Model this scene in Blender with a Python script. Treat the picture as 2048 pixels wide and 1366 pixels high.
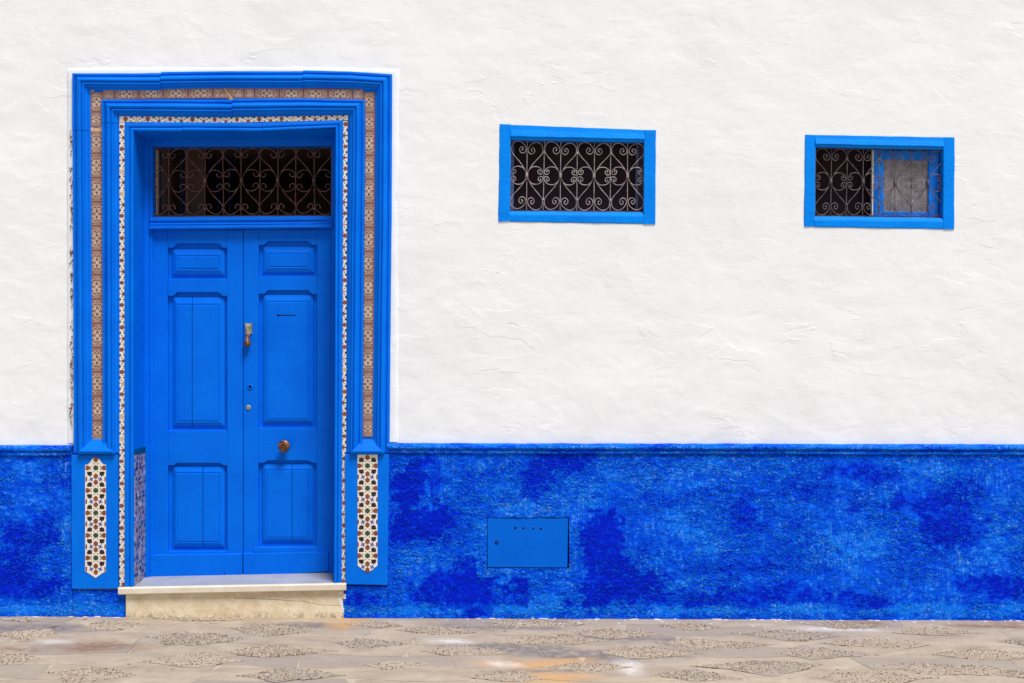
import bpy, math, random
import numpy as np
from mathutils import Vector, noise

random.seed(7)
rng = np.random.default_rng(7)
scene = bpy.context.scene
for o in list(bpy.data.objects):
    bpy.data.objects.remove(o)

# ------------------------------------------------------------------ camera
S = 300.0            # photograph pixels per metre on the wall plane (y = 0)
D = 8.0              # metres from camera to the wall
ZC = (1237 - 683) / S
cam_d = bpy.data.cameras.new('camera')
cam = bpy.data.objects.new('camera', cam_d)
scene.collection.objects.link(cam)
cam.location = (0, -D, ZC)
cam.rotation_euler = (math.pi / 2, 0, 0)
cam_d.sensor_width = 36.0
cam_d.lens = 36.0 * D / (2048 / S)
cam_d.clip_end = 500
scene.camera = cam

# ------------------------------------------------------------------ sky and sun
SUN_EL, SUN_AZ = math.radians(61), math.radians(148)     # from the street side, a little to the right
world = bpy.data.worlds.new('World')
scene.world = world
world.use_nodes = True
wn = world.node_tree.nodes; wl = world.node_tree.links
wn.clear()
wo = wn.new('ShaderNodeOutputWorld'); bg = wn.new('ShaderNodeBackground')
sky = wn.new('ShaderNodeTexSky'); sky.sky_type = 'NISHITA'; sky.sun_disc = False
sky.sun_elevation = SUN_EL; sky.sun_rotation = SUN_AZ
sky.air_density = 1.0; sky.dust_density = 0.7; sky.ozone_density = 1.0
hs = wn.new('ShaderNodeHueSaturation'); hs.inputs['Saturation'].default_value = 0.72
wl.new(sky.outputs[0], hs.inputs['Color']); wl.new(hs.outputs[0], bg.inputs['Color'])
bg.inputs['Strength'].default_value = 0.058
wl.new(bg.outputs[0], wo.inputs[0])

sun_d = bpy.data.lights.new('sun', 'SUN')
sun = bpy.data.objects.new('sun', sun_d)
scene.collection.objects.link(sun)
sun_d.energy = 2.5; sun_d.angle = math.radians(22); sun_d.color = (1.0, 0.995, 0.99)
sdir = Vector((math.sin(SUN_AZ) * math.cos(SUN_EL), math.cos(SUN_AZ) * math.cos(SUN_EL), math.sin(SUN_EL)))
sun.rotation_euler = sdir.to_track_quat('Z', 'Y').to_euler()
sun.location = (3, -9, 8)
scene.view_settings.view_transform = 'Standard'
scene.view_settings.look = 'None'
scene.view_settings.exposure = 0.74
scene.view_settings.gamma = 1.0

# ------------------------------------------------------------------ helpers
def at(px, py, y=0.0):
    """photograph pixel -> point at depth y behind the wall plane"""
    k = (D + y) / D / S
    return ((px - 1024) * k, y, ZC + (683 - py) * k)

def lin(r, g, b):
    f = lambda c: (c / 255) / 12.92 if c <= 10.3 else (((c / 255) + 0.055) / 1.055) ** 2.4
    return (f(r), f(g), f(b), 1)

WLOC = {}
def put(o, parent, loc):
    scene.collection.objects.link(o)
    if parent is not None:
        o.parent = parent
        o.location = Vector(loc) - WLOC[parent.name]
    else:
        o.location = loc
    WLOC[o.name] = Vector(loc)

def thing(name, label, cat, loc=(0, 0, 0), kind=None):
    o = bpy.data.objects.new(name, None)
    o.empty_display_size = 0.2
    put(o, None, loc)
    if label: o['label'] = label
    if cat: o['category'] = cat
    if kind: o['kind'] = kind
    return o

class MB:
    def __init__(self):
        self.v = []; self.f = []; self.m = []; self.uv = {}
    def add(self, vs, fs, mi=0):
        b = len(self.v)
        self.v += [tuple(p) for p in vs]
        for f in fs:
            self.f.append(tuple(i + b for i in f)); self.m.append(mi)
        return self
    def build(self, name, mats, parent=None, smooth=False, label=None, kind=None, uv=None, attr=None, origin=None):
        if not isinstance(mats, (list, tuple)): mats = [mats]
        a = np.array(self.v, dtype=float)
        c = (a.min(0) + a.max(0)) / 2 if origin is None else np.array(origin, float)
        me = bpy.data.meshes.new(name)
        me.from_pydata((a - c).tolist(), [], self.f)
        for m in mats: me.materials.append(m)
        if len(mats) > 1: me.polygons.foreach_set('material_index', self.m)
        if smooth: me.polygons.foreach_set('use_smooth', [True] * len(self.f))
        if uv is not None:
            l = me.uv_layers.new(name='UVMap')
            idx = np.empty(len(me.loops), dtype=int); me.loops.foreach_get('vertex_index', idx)
            l.data.foreach_set('uv', np.array(uv, dtype=np.float32)[idx].ravel())
        if attr is not None:
            for an, vals in attr.items():
                at_ = me.attributes.new(an, 'FLOAT', 'POINT')
                at_.data.foreach_set('value', np.array(vals, dtype=np.float32))
        me.update()
        o = bpy.data.objects.new(name, me)
        put(o, parent, tuple(c))
        if label: o['label'] = label
        if kind: o['kind'] = kind
        return o

def inset_poly(poly, d):
    """poly in xz, counter-clockwise seen from -y; positive d moves inwards"""
    n = len(poly); out = []
    area = sum(poly[i][0] * poly[(i + 1) % n][1] - poly[(i + 1) % n][0] * poly[i][1] for i in range(n))
    s = 1 if area > 0 else -1
    for i in range(n):
        p0 = Vector(poly[i - 1]); p1 = Vector(poly[i]); p2 = Vector(poly[(i + 1) % n])
        e1 = (p1 - p0).normalized(); e2 = (p2 - p1).normalized()
        n1 = Vector((-e1.y, e1.x)) * s; n2 = Vector((-e2.y, e2.x)) * s
        b = n1 + n2
        if b.length < 1e-6: b = n1
        b = b.normalized()
        k = d / max(0.35, b.dot(n1))
        out.append((p1.x + b.x * k, p1.y + b.y * k))
    return out

def prism(mb, poly, front, back, bev=0.003, mi=0):
    """extruded xz polygon with a chamfered front rim (front < back in y)"""
    n = len(poly)
    area = sum(poly[i][0] * poly[(i + 1) % n][1] - poly[(i + 1) % n][0] * poly[i][1] for i in range(n))
    if area < 0: poly = poly[::-1]
    ins = inset_poly(poly, bev)
    vs = [(x, back, z) for x, z in poly] + [(x, front + bev, z) for x, z in poly] + [(x, front, z) for x, z in ins]
    fs = []
    for i in range(n):
        j = (i + 1) % n
        fs.append((i, j, n + j, n + i)); fs.append((n + i, n + j, 2 * n + j, 2 * n + i))
    fs.append(tuple(range(2 * n, 3 * n)))
    mb.add(vs, fs, mi)
    return mb

def pp(pts, y):
    """pixel polygon -> xz polygon at depth y"""
    return [(at(a, b, y)[0], at(a, b, y)[2]) for a, b in pts]

def rect(x0, y0, x1, y1):
    return [(x0, y1), (x1, y1), (x1, y0), (x0, y0)]

def rings(mb, rs, cap=True, mi=0):
    """loft successive closed rings of 3D points, cap the last"""
    n = len(rs[0]); vs = [p for r in rs for p in r]; fs = []
    for k in range(len(rs) - 1):
        for i in range(n):
            j = (i + 1) % n
            fs.append((k * n + i, k * n + j, (k + 1) * n + j, (k + 1) * n + i))
    if cap: fs.append(tuple(range((len(rs) - 1) * n, len(rs) * n)))
    mb.add(vs, fs, mi)
    return mb

def loft(mb, O, I, prof, jit=0.0, caps=True, seed=0.0, mi=0):
    """band between two polylines (xz); prof = [(t, h)], h = how far it stands proud"""
    n = len(prof); vs = []; fs = []
    for k, (o, i) in enumerate(zip(O, I)):
        for q, (t, h) in enumerate(prof):
            x = o[0] + (i[0] - o[0]) * t; z = o[1] + (i[1] - o[1]) * t
            jx = jz = jy = 0
            if jit:
                jx = noise.noise((x * 9 + seed, z * 9, q * .13)) * jit + noise.noise((x * 40 + seed, z * 40, q * .13)) * jit * .5
                jz = noise.noise((x * 9 + 31 + seed, z * 9, q * .13)) * jit + noise.noise((x * 40 + 7 + seed, z * 40, q * .13)) * jit * .5
                jy = noise.noise((x * 6 + 77 + seed, z * 6, q * .05)) * jit
            vs.append((x + jx, -h + jy, z + jz))
    for k in range(len(O) - 1):
        for q in range(n - 1):
            a = k * n + q
            fs.append((a, a + 1, a + n + 1, a + n))
    if caps:
        fs.append(tuple(range(n))); fs.append(tuple(range((len(O) - 1) * n, len(O) * n))[::-1])
    mb.add(vs, fs, mi)
    return mb

def dense(pts, step):
    out = []
    for a, b in zip(pts[:-1], pts[1:]):
        L = math.dist(a, b); n = max(1, int(L / step))
        for i in range(n):
            t = i / n; out.append(tuple(a[k] + (b[k] - a[k]) * t for k in range(len(a))))
    out.append(tuple(pts[-1]))
    return out

def catmull(pts, sub=4):
    P = [Vector(p) for p in pts]; P = [P[0] * 2 - P[1]] + P + [P[-1] * 2 - P[-2]]; out = []
    for i in range(1, len(P) - 2):
        for s in range(sub):
            t = s / sub
            out.append(0.5 * ((2 * P[i]) + (P[i + 1] - P[i - 1]) * t + (2 * P[i - 1] - 5 * P[i] + 4 * P[i + 1] - P[i + 2]) * t * t
                              + (3 * P[i] - P[i - 1] - 3 * P[i + 1] + P[i + 2]) * t ** 3))
    out.append(P[-2])
    return out

def tube(mb, path, r, sides=7, flat=1.0, mi=0):
    path = [Vector(p) for p in path]; n = len(path); vs = []; fs = []
    for i, p in enumerate(path):
        t = (path[min(i + 1, n - 1)] - path[max(i - 1, 0)]).normalized()
        up = Vector((0, -1, 0)); s = t.cross(up)
        if s.length < 1e-5: s = Vector((1, 0, 0))
        s.normalize(); u = s.cross(t)
        rr = r(i / (n - 1)) if callable(r) else r
        for k in range(sides):
            a = 2 * math.pi * k / sides
            vs.append(p + s * math.cos(a) * rr + u * math.sin(a) * rr * flat)
    for i in range(n - 1):
        for k in range(sides):
            k2 = (k + 1) % sides
            fs.append((i * sides + k, i * sides + k2, (i + 1) * sides + k2, (i + 1) * sides + k))
    fs.append(tuple(range(sides))[::-1]); fs.append(tuple(range((n - 1) * sides, n * sides)))
    mb.add(vs, fs, mi)
    return mb

def lathe_y(mb, cx, cz, prof, seg=24, mi=0, sx=1.0, sz=1.0):
    """turned shape about an axis along y; prof = [(radius, y)]"""
    vs = []; fs = []
    for r, y in prof:
        for k in range(seg):
            a = 2 * math.pi * k / seg
            vs.append((cx + r * math.cos(a) * sx, y, cz + r * math.sin(a) * sz))
    for i in range(len(prof) - 1):
        for k in range(seg):
            k2 = (k + 1) % seg
            fs.append((i * seg + k, i * seg + k2, (i + 1) * seg + k2, (i + 1) * seg + k))
    fs.append(tuple(range((len(prof) - 1) * seg, len(prof) * seg)))
    mb.add(vs, fs, mi)
    return mb

def lathe_z(mb, cx, cy, prof, seg=20, mi=0, flat=1.0):
    vs = []; fs = []
    for r, z in prof:
        for k in range(seg):
            a = 2 * math.pi * k / seg
            vs.append((cx + r * math.cos(a), cy + r * math.sin(a) * flat, z))
    for i in range(len(prof) - 1):
        for k in range(seg):
            k2 = (k + 1) % seg
            fs.append((i * seg + k, i * seg + k2, (i + 1) * seg + k2, (i + 1) * seg + k))
    fs.append(tuple(range(seg))[::-1]); fs.append(tuple(range((len(prof) - 1) * seg, len(prof) * seg)))
    mb.add(vs, fs, mi)
    return mb

# ------------------------------------------------------------------ materials
class NT:
    def __init__(self, name):
        self.mat = bpy.data.materials.new(name); self.mat.use_nodes = True
        self.t = self.mat.node_tree; self.t.nodes.clear()
        self.out = self.n('ShaderNodeOutputMaterial'); self.b = self.n('ShaderNodeBsdfPrincipled')
        self.l(self.b.outputs[0], self.out.inputs[0])
    def n(self, typ, **kw):
        nd = self.t.nodes.new(typ)
        for k, v in kw.items(): setattr(nd, k, v)
        return nd
    def l(self, a, b): self.t.links.new(a, b)
    def setv(self, sock, v):
        if hasattr(v, 'is_output'): self.l(v, sock)
        else: sock.default_value = v
    def pos(self, scale=(1, 1, 1), rot=(0, 0, 0), loc=(0, 0, 0)):
        g = self.n('ShaderNodeNewGeometry'); m = self.n('ShaderNodeMapping')
        self.l(g.outputs['Position'], m.inputs[0])
        m.inputs['Location'].default_value = loc; m.inputs['Rotation'].default_value = rot; m.inputs['Scale'].default_value = scale
        return m.outputs[0]
    def noise(self, vec, scale, detail=4, rough=.55, dist=0, out=0):
        nd = self.n('ShaderNodeTexNoise'); self.l(vec, nd.inputs['Vector'])
        nd.inputs['Scale'].default_value = scale; nd.inputs['Detail'].default_value = detail
        nd.inputs['Roughness'].default_value = rough; nd.inputs['Distortion'].default_value = dist
        return nd.outputs[out]
    def math(self, op, a, b=0.0, c=None, clamp=False):
        nd = self.n('ShaderNodeMath', operation=op, use_clamp=clamp)
        self.setv(nd.inputs[0], a); self.setv(nd.inputs[1], b)
        if c is not None: self.setv(nd.inputs[2], c)
        return nd.outputs[0]
    def rng(self, v, a, b, c=0.0, d=1.0, smooth=False):
        nd = self.n('ShaderNodeMapRange', interpolation_type='SMOOTHSTEP' if smooth else 'LINEAR')
        self.setv(nd.inputs[0], v)
        for i, x in enumerate((a, b, c, d)): nd.inputs[1 + i].default_value = x
        return nd.outputs[0]
    def mix(self, f, a, b, mode='MIX'):
        nd = self.n('ShaderNodeMix', data_type='RGBA', blend_type=mode)
        self.setv(nd.inputs[0], f); self.setv(nd.inputs[6], a); self.setv(nd.inputs[7], b)
        return nd.outputs[2]
    def bump(self, h, strength, dist, prev=None):
        nd = self.n('ShaderNodeBump'); self.setv(nd.inputs['Height'], h)
        nd.inputs['Strength'].default_value = strength; nd.inputs['Distance'].default_value = dist
        if prev is not None: self.l(prev, nd.inputs['Normal'])
        return nd.outputs[0]
    def done(self, col, rough=.6, normal=None, metal=0.0, spec=.5):
        self.setv(self.b.inputs['Base Color'], col); self.setv(self.b.inputs['Roughness'], rough)
        self.setv(self.b.inputs['Metallic'], metal)
        self.b.inputs['Specular IOR Level'].default_value = spec
        if normal is not None: self.l(normal, self.b.inputs['Normal'])
        return self.mat

def m_plaster():
    n = NT('white_limewashed_plaster')
    p = n.pos(); 
    grain = n.noise(p, 130, 4, .6)
    soft = n.noise(n.pos(scale=(1, 1, 1.5), rot=(0, math.radians(25), 0)), 5.5, 5, .5, .5)
    big = n.noise(p, 1.6, 5, .55, .4)
    def lap(scale, rot, loc, lvl, wid, g0, g1):
        q = n.pos(scale=(1, 1, 2.1), rot=(0, math.radians(rot), 0), loc=loc)
        st = n.rng(n.noise(q, scale, 5, .5, .35), lvl, lvl + wid, 0, 1, True)
        gate = n.rng(n.noise(n.pos(loc=loc), scale * .9, 2, .5), g0, g1, 0, 1, True)
        return n.math('MULTIPLY', st, gate)
    l1 = lap(2.1, 32, (3, 0, 1), .52, .016, .52, .66)
    l2 = lap(3.4, 40, (9, 0, 5), .47, .02, .56, .68)
    l3 = lap(5.5, 18, (1, 0, 12), .55, .03, .56, .68)
    brush = n.noise(n.pos(scale=(1, 1, 8)), 12, 4, .6)
    stain = n.math('MULTIPLY', n.rng(n.noise(p, 1.0, 6, .6, .3), .5, .75, 0, 1, True), .6)
    low = n.n('ShaderNodeSeparateXYZ'); n.l(n.pos(), low.inputs[0])
    damp = n.math('MULTIPLY', n.rng(low.outputs[2], 1.15, 1.75, 1, 0, True), n.rng(n.noise(n.pos(scale=(1, 1, 1.6)), 3.0, 5, .6, .4), .42, .7, 0, 1, True))
    col = n.mix(n.rng(big, .35, .7), (.815, .815, .81, 1), (.85, .85, .845, 1))
    col = n.mix(stain, col, (.775, .78, .77, 1))
    col = n.mix(n.math('MULTIPLY', damp, .5), col, (.70, .71, .70, 1))
    b = n.bump(soft, .30, .016)
    b = n.bump(l1, .30, .005, b)
    b = n.bump(l2, .26, .004, b)
    b = n.bump(l3, .18, .004, b)
    b = n.bump(brush, .07, .004, b)
    b = n.bump(grain, .10, .003, b)
    return n.done(col, .9, b, spec=.2)

def m_paint(name, c1, c2, rough=.42, grain=(1, 1, 1), chips=True, gs=.25, lumps=.2):
    n = NT(name)
    p = n.pos(); pg = n.pos(scale=grain)
    v = n.noise(p, 3.5, 6, .6)
    fine = n.noise(pg, 55, 5, .6)
    lump = n.noise(p, 130, 3, .6)
    col = n.mix(n.rng(v, .3, .7), c1, c2)
    col = n.mix(n.math('MULTIPLY', n.rng(fine, .55, .8), .25), col, (c2[0], c2[1] * 1.2, min(.9, c2[2] * 1.06), 1))
    if chips:
        ch = n.rng(n.noise(p, 40, 5, .74), .70, .73, 0, 1)
        col = n.mix(n.math('MULTIPLY', ch, .6), col, (.06, .30, .82, 1))
        dk = n.rng(n.noise(n.pos(loc=(3, 5, 9)), 26, 5, .72), .72, .76, 0, 1)
        col = n.mix(n.math('MULTIPLY', dk, .6), col, (.004, .02, .10, 1))
    b = n.bump(fine, gs, .004)
    b = n.bump(lump, lumps, .003, b)
    b = n.bump(n.noise(p, 38, 4, .6), lumps, .006, b)
    b = n.bump(v, .25, .02, b)
    return n.done(col, n.rng(v, .2, .8, rough - .08, rough + .14), b, spec=.07)

def m_dado():
    n = NT('weathered_ultramarine_limewash')
    a = n.n('ShaderNodeAttribute', attribute_name='wear').outputs['Fac']      # 0 fresh deep paint .. 1 rubbed pale
    p = n.pos()
    ph = n.pos(scale=(1, 1, 1.6)); pv = n.pos(scale=(2.2, 1, .5))
    f1 = n.noise(ph, 15, 8, .80, .8); f3 = n.noise(p, 70, 5, .75, .3)
    strokes_v = n.noise(n.pos(scale=(3.2, 1, .42)), 24, 5, .7, .3)
    strokes_d = n.noise(n.pos(scale=(.55, 1, 2.8), rot=(0, math.radians(24), 0)), 24, 5, .7, .4)
    where = n.rng(n.noise(p, 2.6, 2, .5), .46, .54, 0, 1, True)
    f2 = n.n('ShaderNodeMix', data_type='FLOAT'); n.l(where, f2.inputs[0]); n.l(strokes_v, f2.inputs[2]); n.l(strokes_d, f2.inputs[3]); f2 = f2.outputs[0]
    wob = n.n('ShaderNodeTexNoise'); n.l(p, wob.inputs['Vector']); wob.inputs['Scale'].default_value = 26; wob.inputs['Detail'].default_value = 3
    va = n.n('ShaderNodeVectorMath', operation='MULTIPLY_ADD'); n.l(wob.outputs['Color'], va.inputs[0]); va.inputs[1].default_value = (.03, .03, .03); n.l(p, va.inputs[2])
    vo = n.n('ShaderNodeTexVoronoi', feature='SMOOTH_F1'); n.l(va.outputs[0], vo.inputs['Vector']); vo.inputs['Scale'].default_value = 58; vo.inputs['Smoothness'].default_value = .35
    lump = n.rng(vo.outputs['Distance'], .12, .62, 1, 0)
    rough_ = n.rng(n.noise(p, 2.4, 4, .6), .40, .56, .12, 1, True)
    lr = n.math('MULTIPLY', n.math('SUBTRACT', lump, .5), rough_)
    mid = n.math('ADD', a, n.math('MULTIPLY', n.math('SUBTRACT', f1, .5), 2.3))
    mid = n.math('ADD', mid, n.math('MULTIPLY', n.math('SUBTRACT', f2, .5), .8))
    mid = n.math('ADD', mid, n.math('MULTIPLY', n.math('SUBTRACT', f3, .5), .6))
    mid = n.math('ADD', mid, n.math('MULTIPLY', lr, .42))
    deep = lin(0, 36, 210); body = lin(0, 82, 234); pale = lin(8, 122, 246); chalk = lin(152, 192, 248)
    col = n.mix(n.rng(mid, .04, .34, 0, 1, True), deep, body)
    col = n.mix(n.rng(mid, .42, .78, 0, 1, True), col, pale)
    sp = n.math('ADD', n.math('MULTIPLY', f3, .7), n.math('MULTIPLY', f2, .3))
    spk = n.math('MULTIPLY', n.rng(sp, .535, .61, 0, 1), n.rng(mid, .5, .85, 0, 1))
    spk = n.math('MULTIPLY', spk, n.rng(n.noise(n.pos(scale=(1, 1, 1.3), loc=(4, 0, 2)), 5.5, 5, .65, .5), .42, .60, .32, 1, True))
    col = n.mix(n.math('MULTIPLY', spk, .85), col, chalk)
    dk = n.math('MULTIPLY', n.rng(sp, .37, .45, 1, 0), n.rng(mid, .0, .6, .5, .22))
    col = n.mix(dk, col, lin(0, 22, 150))
    b = n.bump(n.math('MULTIPLY', lump, rough_), .9, .016)
    b = n.bump(f1, .6, .022, b)
    b = n.bump(f3, .8, .010, b)
    b = n.bump(f2, .25, .005, b)
    return n.done(col, .78, b, spec=.06)

def m_stone(name, c1, c2, scale=9, rough=.8, speck=None, bump=.35):
    n = NT(name)
    p = n.pos(); v = n.noise(p, scale, 6, .6, .3); f = n.noise(p, 150, 4, .65)
    col = n.mix(n.rng(v, .3, .7), c1, c2)
    col = n.mix(n.math('MULTIPLY', n.rng(f, .45, .75), .35), col, (c1[0] * .72, c1[1] * .72, c1[2] * .70, 1))
    if speck:
        s = n.rng(n.noise(p, 44, 3, .6), .66, .72, 0, 1)
        col = n.mix(n.math('MULTIPLY', s, .6), col, speck)
    b = n.bump(f, bump, .003); b = n.bump(v, .3, .01, b)
    return n.done(col, rough, b, spec=.3)

def m_slab():
    n = NT('worn_beige_paving_stone')
    p = n.pos(); oi = n.n('ShaderNodeObjectInfo').outputs['Random']
    v = n.noise(n.pos(scale=(1, 1.8, 1)), 3.2, 6, .62, .5); f = n.noise(p, 130, 5, .68); m = n.noise(p, 18, 5, .6)
    col = n.mix(n.rng(v, .28, .72), lin(158, 140, 119), lin(191, 173, 149))
    col = n.mix(n.math('MULTIPLY', n.rng(oi, .45, 1), .8), col, lin(152, 140, 128))
    col = n.mix(n.math('MULTIPLY', n.rng(m, .5, .75), .45), col, lin(146, 128, 110))
    col = n.mix(n.math('MULTIPLY', n.rng(f, .5, .72), .4), col, lin(142, 126, 112))
    for nm, c, s in (('grey', lin(120, 112, 108), .95), ('ochre', lin(205, 152, 88), .8), ('white', lin(214, 208, 200), .85), ('rust', lin(132, 98, 72), .8)):
        a = n.n('ShaderNodeAttribute', attribute_name=nm).outputs['Fac']
        k = n.math('MULTIPLY', n.math('MULTIPLY', a, n.rng(m, .3, .56, .2, 1)), s, clamp=True)
        col = n.mix(k, col, c)
    gum = n.rng(n.noise(n.pos(scale=(1, 1.2, 1), loc=(2, 7, 0)), 14, 2, .4), .755, .775, 0, 1)
    col = n.mix(n.math('MULTIPLY', gum, .75), col, lin(84, 72, 62))
    b = n.bump(f, .35, .003); b = n.bump(v, .5, .02, b); b = n.bump(m, .25, .006, b)
    return n.done(col, .78, b, spec=.3)

def m_simple(name, c, rough=.5, metal=0.0, spec=.5, var=.25, scale=40, bump=.15):
    n = NT(name); p = n.pos(); v = n.noise(p, scale, 5, .6)
    d = tuple(max(0, x * (1 - var)) for x in c[:3]) + (1,); u = tuple(min(1, x * (1 + var)) for x in c[:3]) + (1,)
    return n.done(n.mix(n.rng(v, .3, .7), d, u), rough, n.bump(v, bump, .003), metal, spec)

def m_pebble():
    n = NT('river_pebbles')
    a = n.n('ShaderNodeAttribute', attribute_name='tone').outputs['Fac']
    r = n.n('ShaderNodeValToRGB'); n.l(a, r.inputs[0])
    e = r.color_ramp.elements; e[0].position = 0; e[0].color = lin(84, 70, 60); e[1].position = 1; e[1].color = lin(208, 192, 170)
    for pos_, c in ((.25, lin(112, 92, 74)), (.45, lin(150, 129, 106)), (.75, lin(180, 160, 136))):
        q = e.new(pos_); q.color = c
    return n.done(r.outputs[0], .7, spec=.3)

def m_printed_tile():
    n = NT('brown_and_cream_printed_tile')
    uv = n.n('ShaderNodeUVMap').outputs[0]; sp = n.n('ShaderNodeSeparateXYZ'); n.l(uv, sp.inputs[0])
    a = n.math('ABSOLUTE', n.math('SUBTRACT', n.math('MULTIPLY', sp.outputs[0], 2), 1))
    b = n.math('ABSOLUTE', n.math('SUBTRACT', n.math('MULTIPLY', sp.outputs[1], 2), 1))
    # leaf-like scrolls mirrored on both axes
    w1 = n.math('SINE', n.math('ADD', n.math('MULTIPLY', b, 15.5), n.math('MULTIPLY', n.math('SINE', n.math('MULTIPLY', a, 6.4)), 1.5)))
    w2 = n.math('SINE', n.math('ADD', n.math('MULTIPLY', a, 10.2), n.math('MULTIPLY', n.math('SINE', n.math('MULTIPLY', b, 9.0)), 1.3)))
    f = n.math('ADD', n.math('MULTIPLY', w1, w2), n.math('MULTIPLY', w2, -.35))
    g = n.rng(f, -.08, .10, 0, 1)
    edge = n.math('MAXIMUM', n.rng(a, .82, .88, 0, 1), n.rng(b, .935, .955, 0, 1))
    inner = n.math('MULTIPLY', n.rng(b, .62, .64, 0, 1), n.rng(a, .42, .5, 1, 0))
    ringd = n.math('SQRT', n.math('ADD', n.math('POWER', n.math('MULTIPLY', a, 1.0), 2), n.math('POWER', n.math('MULTIPLY', n.math('SUBTRACT', b, .79), 2.0), 2)))
    ros = n.rng(n.math('SINE', n.math('MULTIPLY', ringd, 24)), -.1, .2, 0, .75)
    g = n.math('ADD', n.math('MULTIPLY', g, n.math('SUBTRACT', 1, inner)), n.math('MULTIPLY', ros, inner))
    wear = n.noise(n.pos(), 22, 5, .65)
    cream = n.mix(n.rng(wear, .35, .7), lin(184, 158, 134), lin(214, 196, 176))
    brown = n.mix(n.rng(wear, .3, .7), lin(104, 64, 52), lin(134, 90, 74))
    col = n.mix(g, brown, cream)
    col = n.mix(edge, col, lin(150, 88, 72))
    chip = n.rng(n.noise(n.pos(loc=(4, 1, 8)), 16, 5, .7), .70, .73, 0, 1)
    col = n.mix(chip, col, lin(214, 176, 128))
    return n.done(col, .35, n.bump(g, .3, .0015), spec=.5)

def m_mini_tile():
    n = NT('small_star_pattern_tile')
    uv = n.n('ShaderNodeUVMap').outputs[0]
    v = n.n('ShaderNodeTexVoronoi'); n.l(uv, v.inputs['Vector']); v.inputs['Scale'].default_value = 1; v.inputs['Randomness'].default_value = .55
    sp = n.n('ShaderNodeSeparateColor'); n.l(v.outputs['Color'], sp.inputs[0])
    r = n.n('ShaderNodeValToRGB'); r.color_ramp.interpolation = 'CONSTANT'; n.l(sp.outputs[0], r.inputs[0])
    e = r.color_ramp.elements; e[0].color = lin(112, 52, 44); e[1].position = .26; e[1].color = lin(40, 48, 96)
    for q, c in ((.42, lin(30, 30, 40)), (.54, lin(190, 184, 180)), (.68, lin(64, 86, 150)), (.84, lin(40, 84, 76))):
        x = e.new(q); x.color = c
    grout = n.rng(v.outputs['Distance'], .46, .52, 0, 1)
    col = n.mix(grout, r.outputs[0], lin(150, 142, 146))
    return n.done(col, .3, spec=.5)

def m_pane():
    n = NT('frosted_grey_glass')
    p = n.pos(); v = n.noise(p, 32, 5, .65); w = n.noise(p, 7, 4, .6)
    col = n.mix(n.rng(v, .35, .7), lin(106, 100, 104), lin(152, 146, 150))
    col = n.mix(n.rng(w, .4, .7, 0, .5), col, lin(140, 132, 132))
    return n.done(col, .35, n.bump(v, .5, .003), spec=.5)

def m_rust(name, c1, c2, rough=.6):
    n = NT(name); p = n.pos(); v = n.noise(p, 30, 5, .65); f = n.noise(p, 180, 3, .6)
    return n.done(n.mix(n.rng(v, .38, .62), c1, c2), rough, n.bump(f, .35, .001), metal=.25, spec=.45)

M = {}
M['plaster'] = m_plaster()
M['surround'] = m_paint('cobalt_painted_plaster', lin(0, 102, 216), lin(0, 116, 228), .5, chips=True, lumps=.32)
M['door'] = m_paint('cobalt_painted_wood', lin(0, 99, 216), lin(0, 110, 226), .42, grain=(5, 1, .3), gs=.5)
M['door_h'] = m_paint('cobalt_painted_wood_crossgrain', lin(0, 99, 216), lin(0, 110, 226), .42, grain=(.3, 1, 5), gs=.5)
M['winframe'] = m_paint('azure_painted_wood', lin(0, 124, 230), lin(0, 138, 238), .5, grain=(.6, 1, 1.6), gs=.45, lumps=.55)
M['dado'] = m_dado()
M['metalblue'] = m_paint('blue_painted_sheet_metal', lin(0, 94, 204), lin(0, 100, 212), .4, chips=False, gs=.08)
M['casement'] = m_paint('pale_blue_casement_paint', lin(10, 108, 216), lin(40, 130, 226), .4, chips=False)
M['greyblue'] = m_simple('faded_grey_blue_paint', lin(92, 108, 150), .5)
M['marble'] = m_stone('worn_shade_greyed_marble', lin(148, 149, 154), lin(170, 171, 175), 5, .45, None, .1)  # same stone as the nosing; soffit shade is put into this greyer colour
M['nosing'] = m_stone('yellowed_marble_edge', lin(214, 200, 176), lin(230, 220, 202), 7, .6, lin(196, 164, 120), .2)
def m_riser():
    n = NT('worn_cream_sandstone'); p = n.pos()
    v = n.noise(p, 8, 6, .65, .4); f = n.noise(p, 120, 5, .7); m = n.noise(n.pos(scale=(1, 1, .5)), 16, 5, .7, .4)
    col = n.mix(n.rng(v, .3, .68), lin(212, 188, 150), lin(240, 226, 198))
    col = n.mix(n.math('MULTIPLY', n.rng(f, .5, .7), .45), col, lin(170, 138, 98))
    pit = n.rng(n.noise(p, 60, 3, .6), .68, .72, 0, 1)
    col = n.mix(n.math('MULTIPLY', pit, .7), col, lin(132, 100, 68))
    z = n.n('ShaderNodeSeparateXYZ'); n.l(n.pos(), z.inputs[0])
    grime = n.math('MULTIPLY', n.rng(z.outputs[2], .01, .07, 1, 0, True), n.rng(m, .42, .62, 0, 1, True))
    col = n.mix(n.math('MULTIPLY', grime, .75), col, lin(140, 112, 80))
    b = n.bump(f, .6, .004); b = n.bump(v, .5, .012, b); b = n.bump(pit, -.5, .004, b)
    return n.done(col, .88, b, spec=.25)
M['riser'] = m_riser()
M['slab'] = m_slab()
M['mortar'] = m_stone('pavement_mortar', lin(172, 154, 134), lin(196, 180, 160), 8, .9, None, .5)
M['bed'] = m_stone('pebble_bed_mortar', lin(146, 127, 107), lin(178, 158, 136), 22, .9, lin(108, 92, 76), .7)
M['pebble'] = m_pebble()
M['tile'] = m_printed_tile()
M['minitile'] = m_mini_tile()
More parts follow.
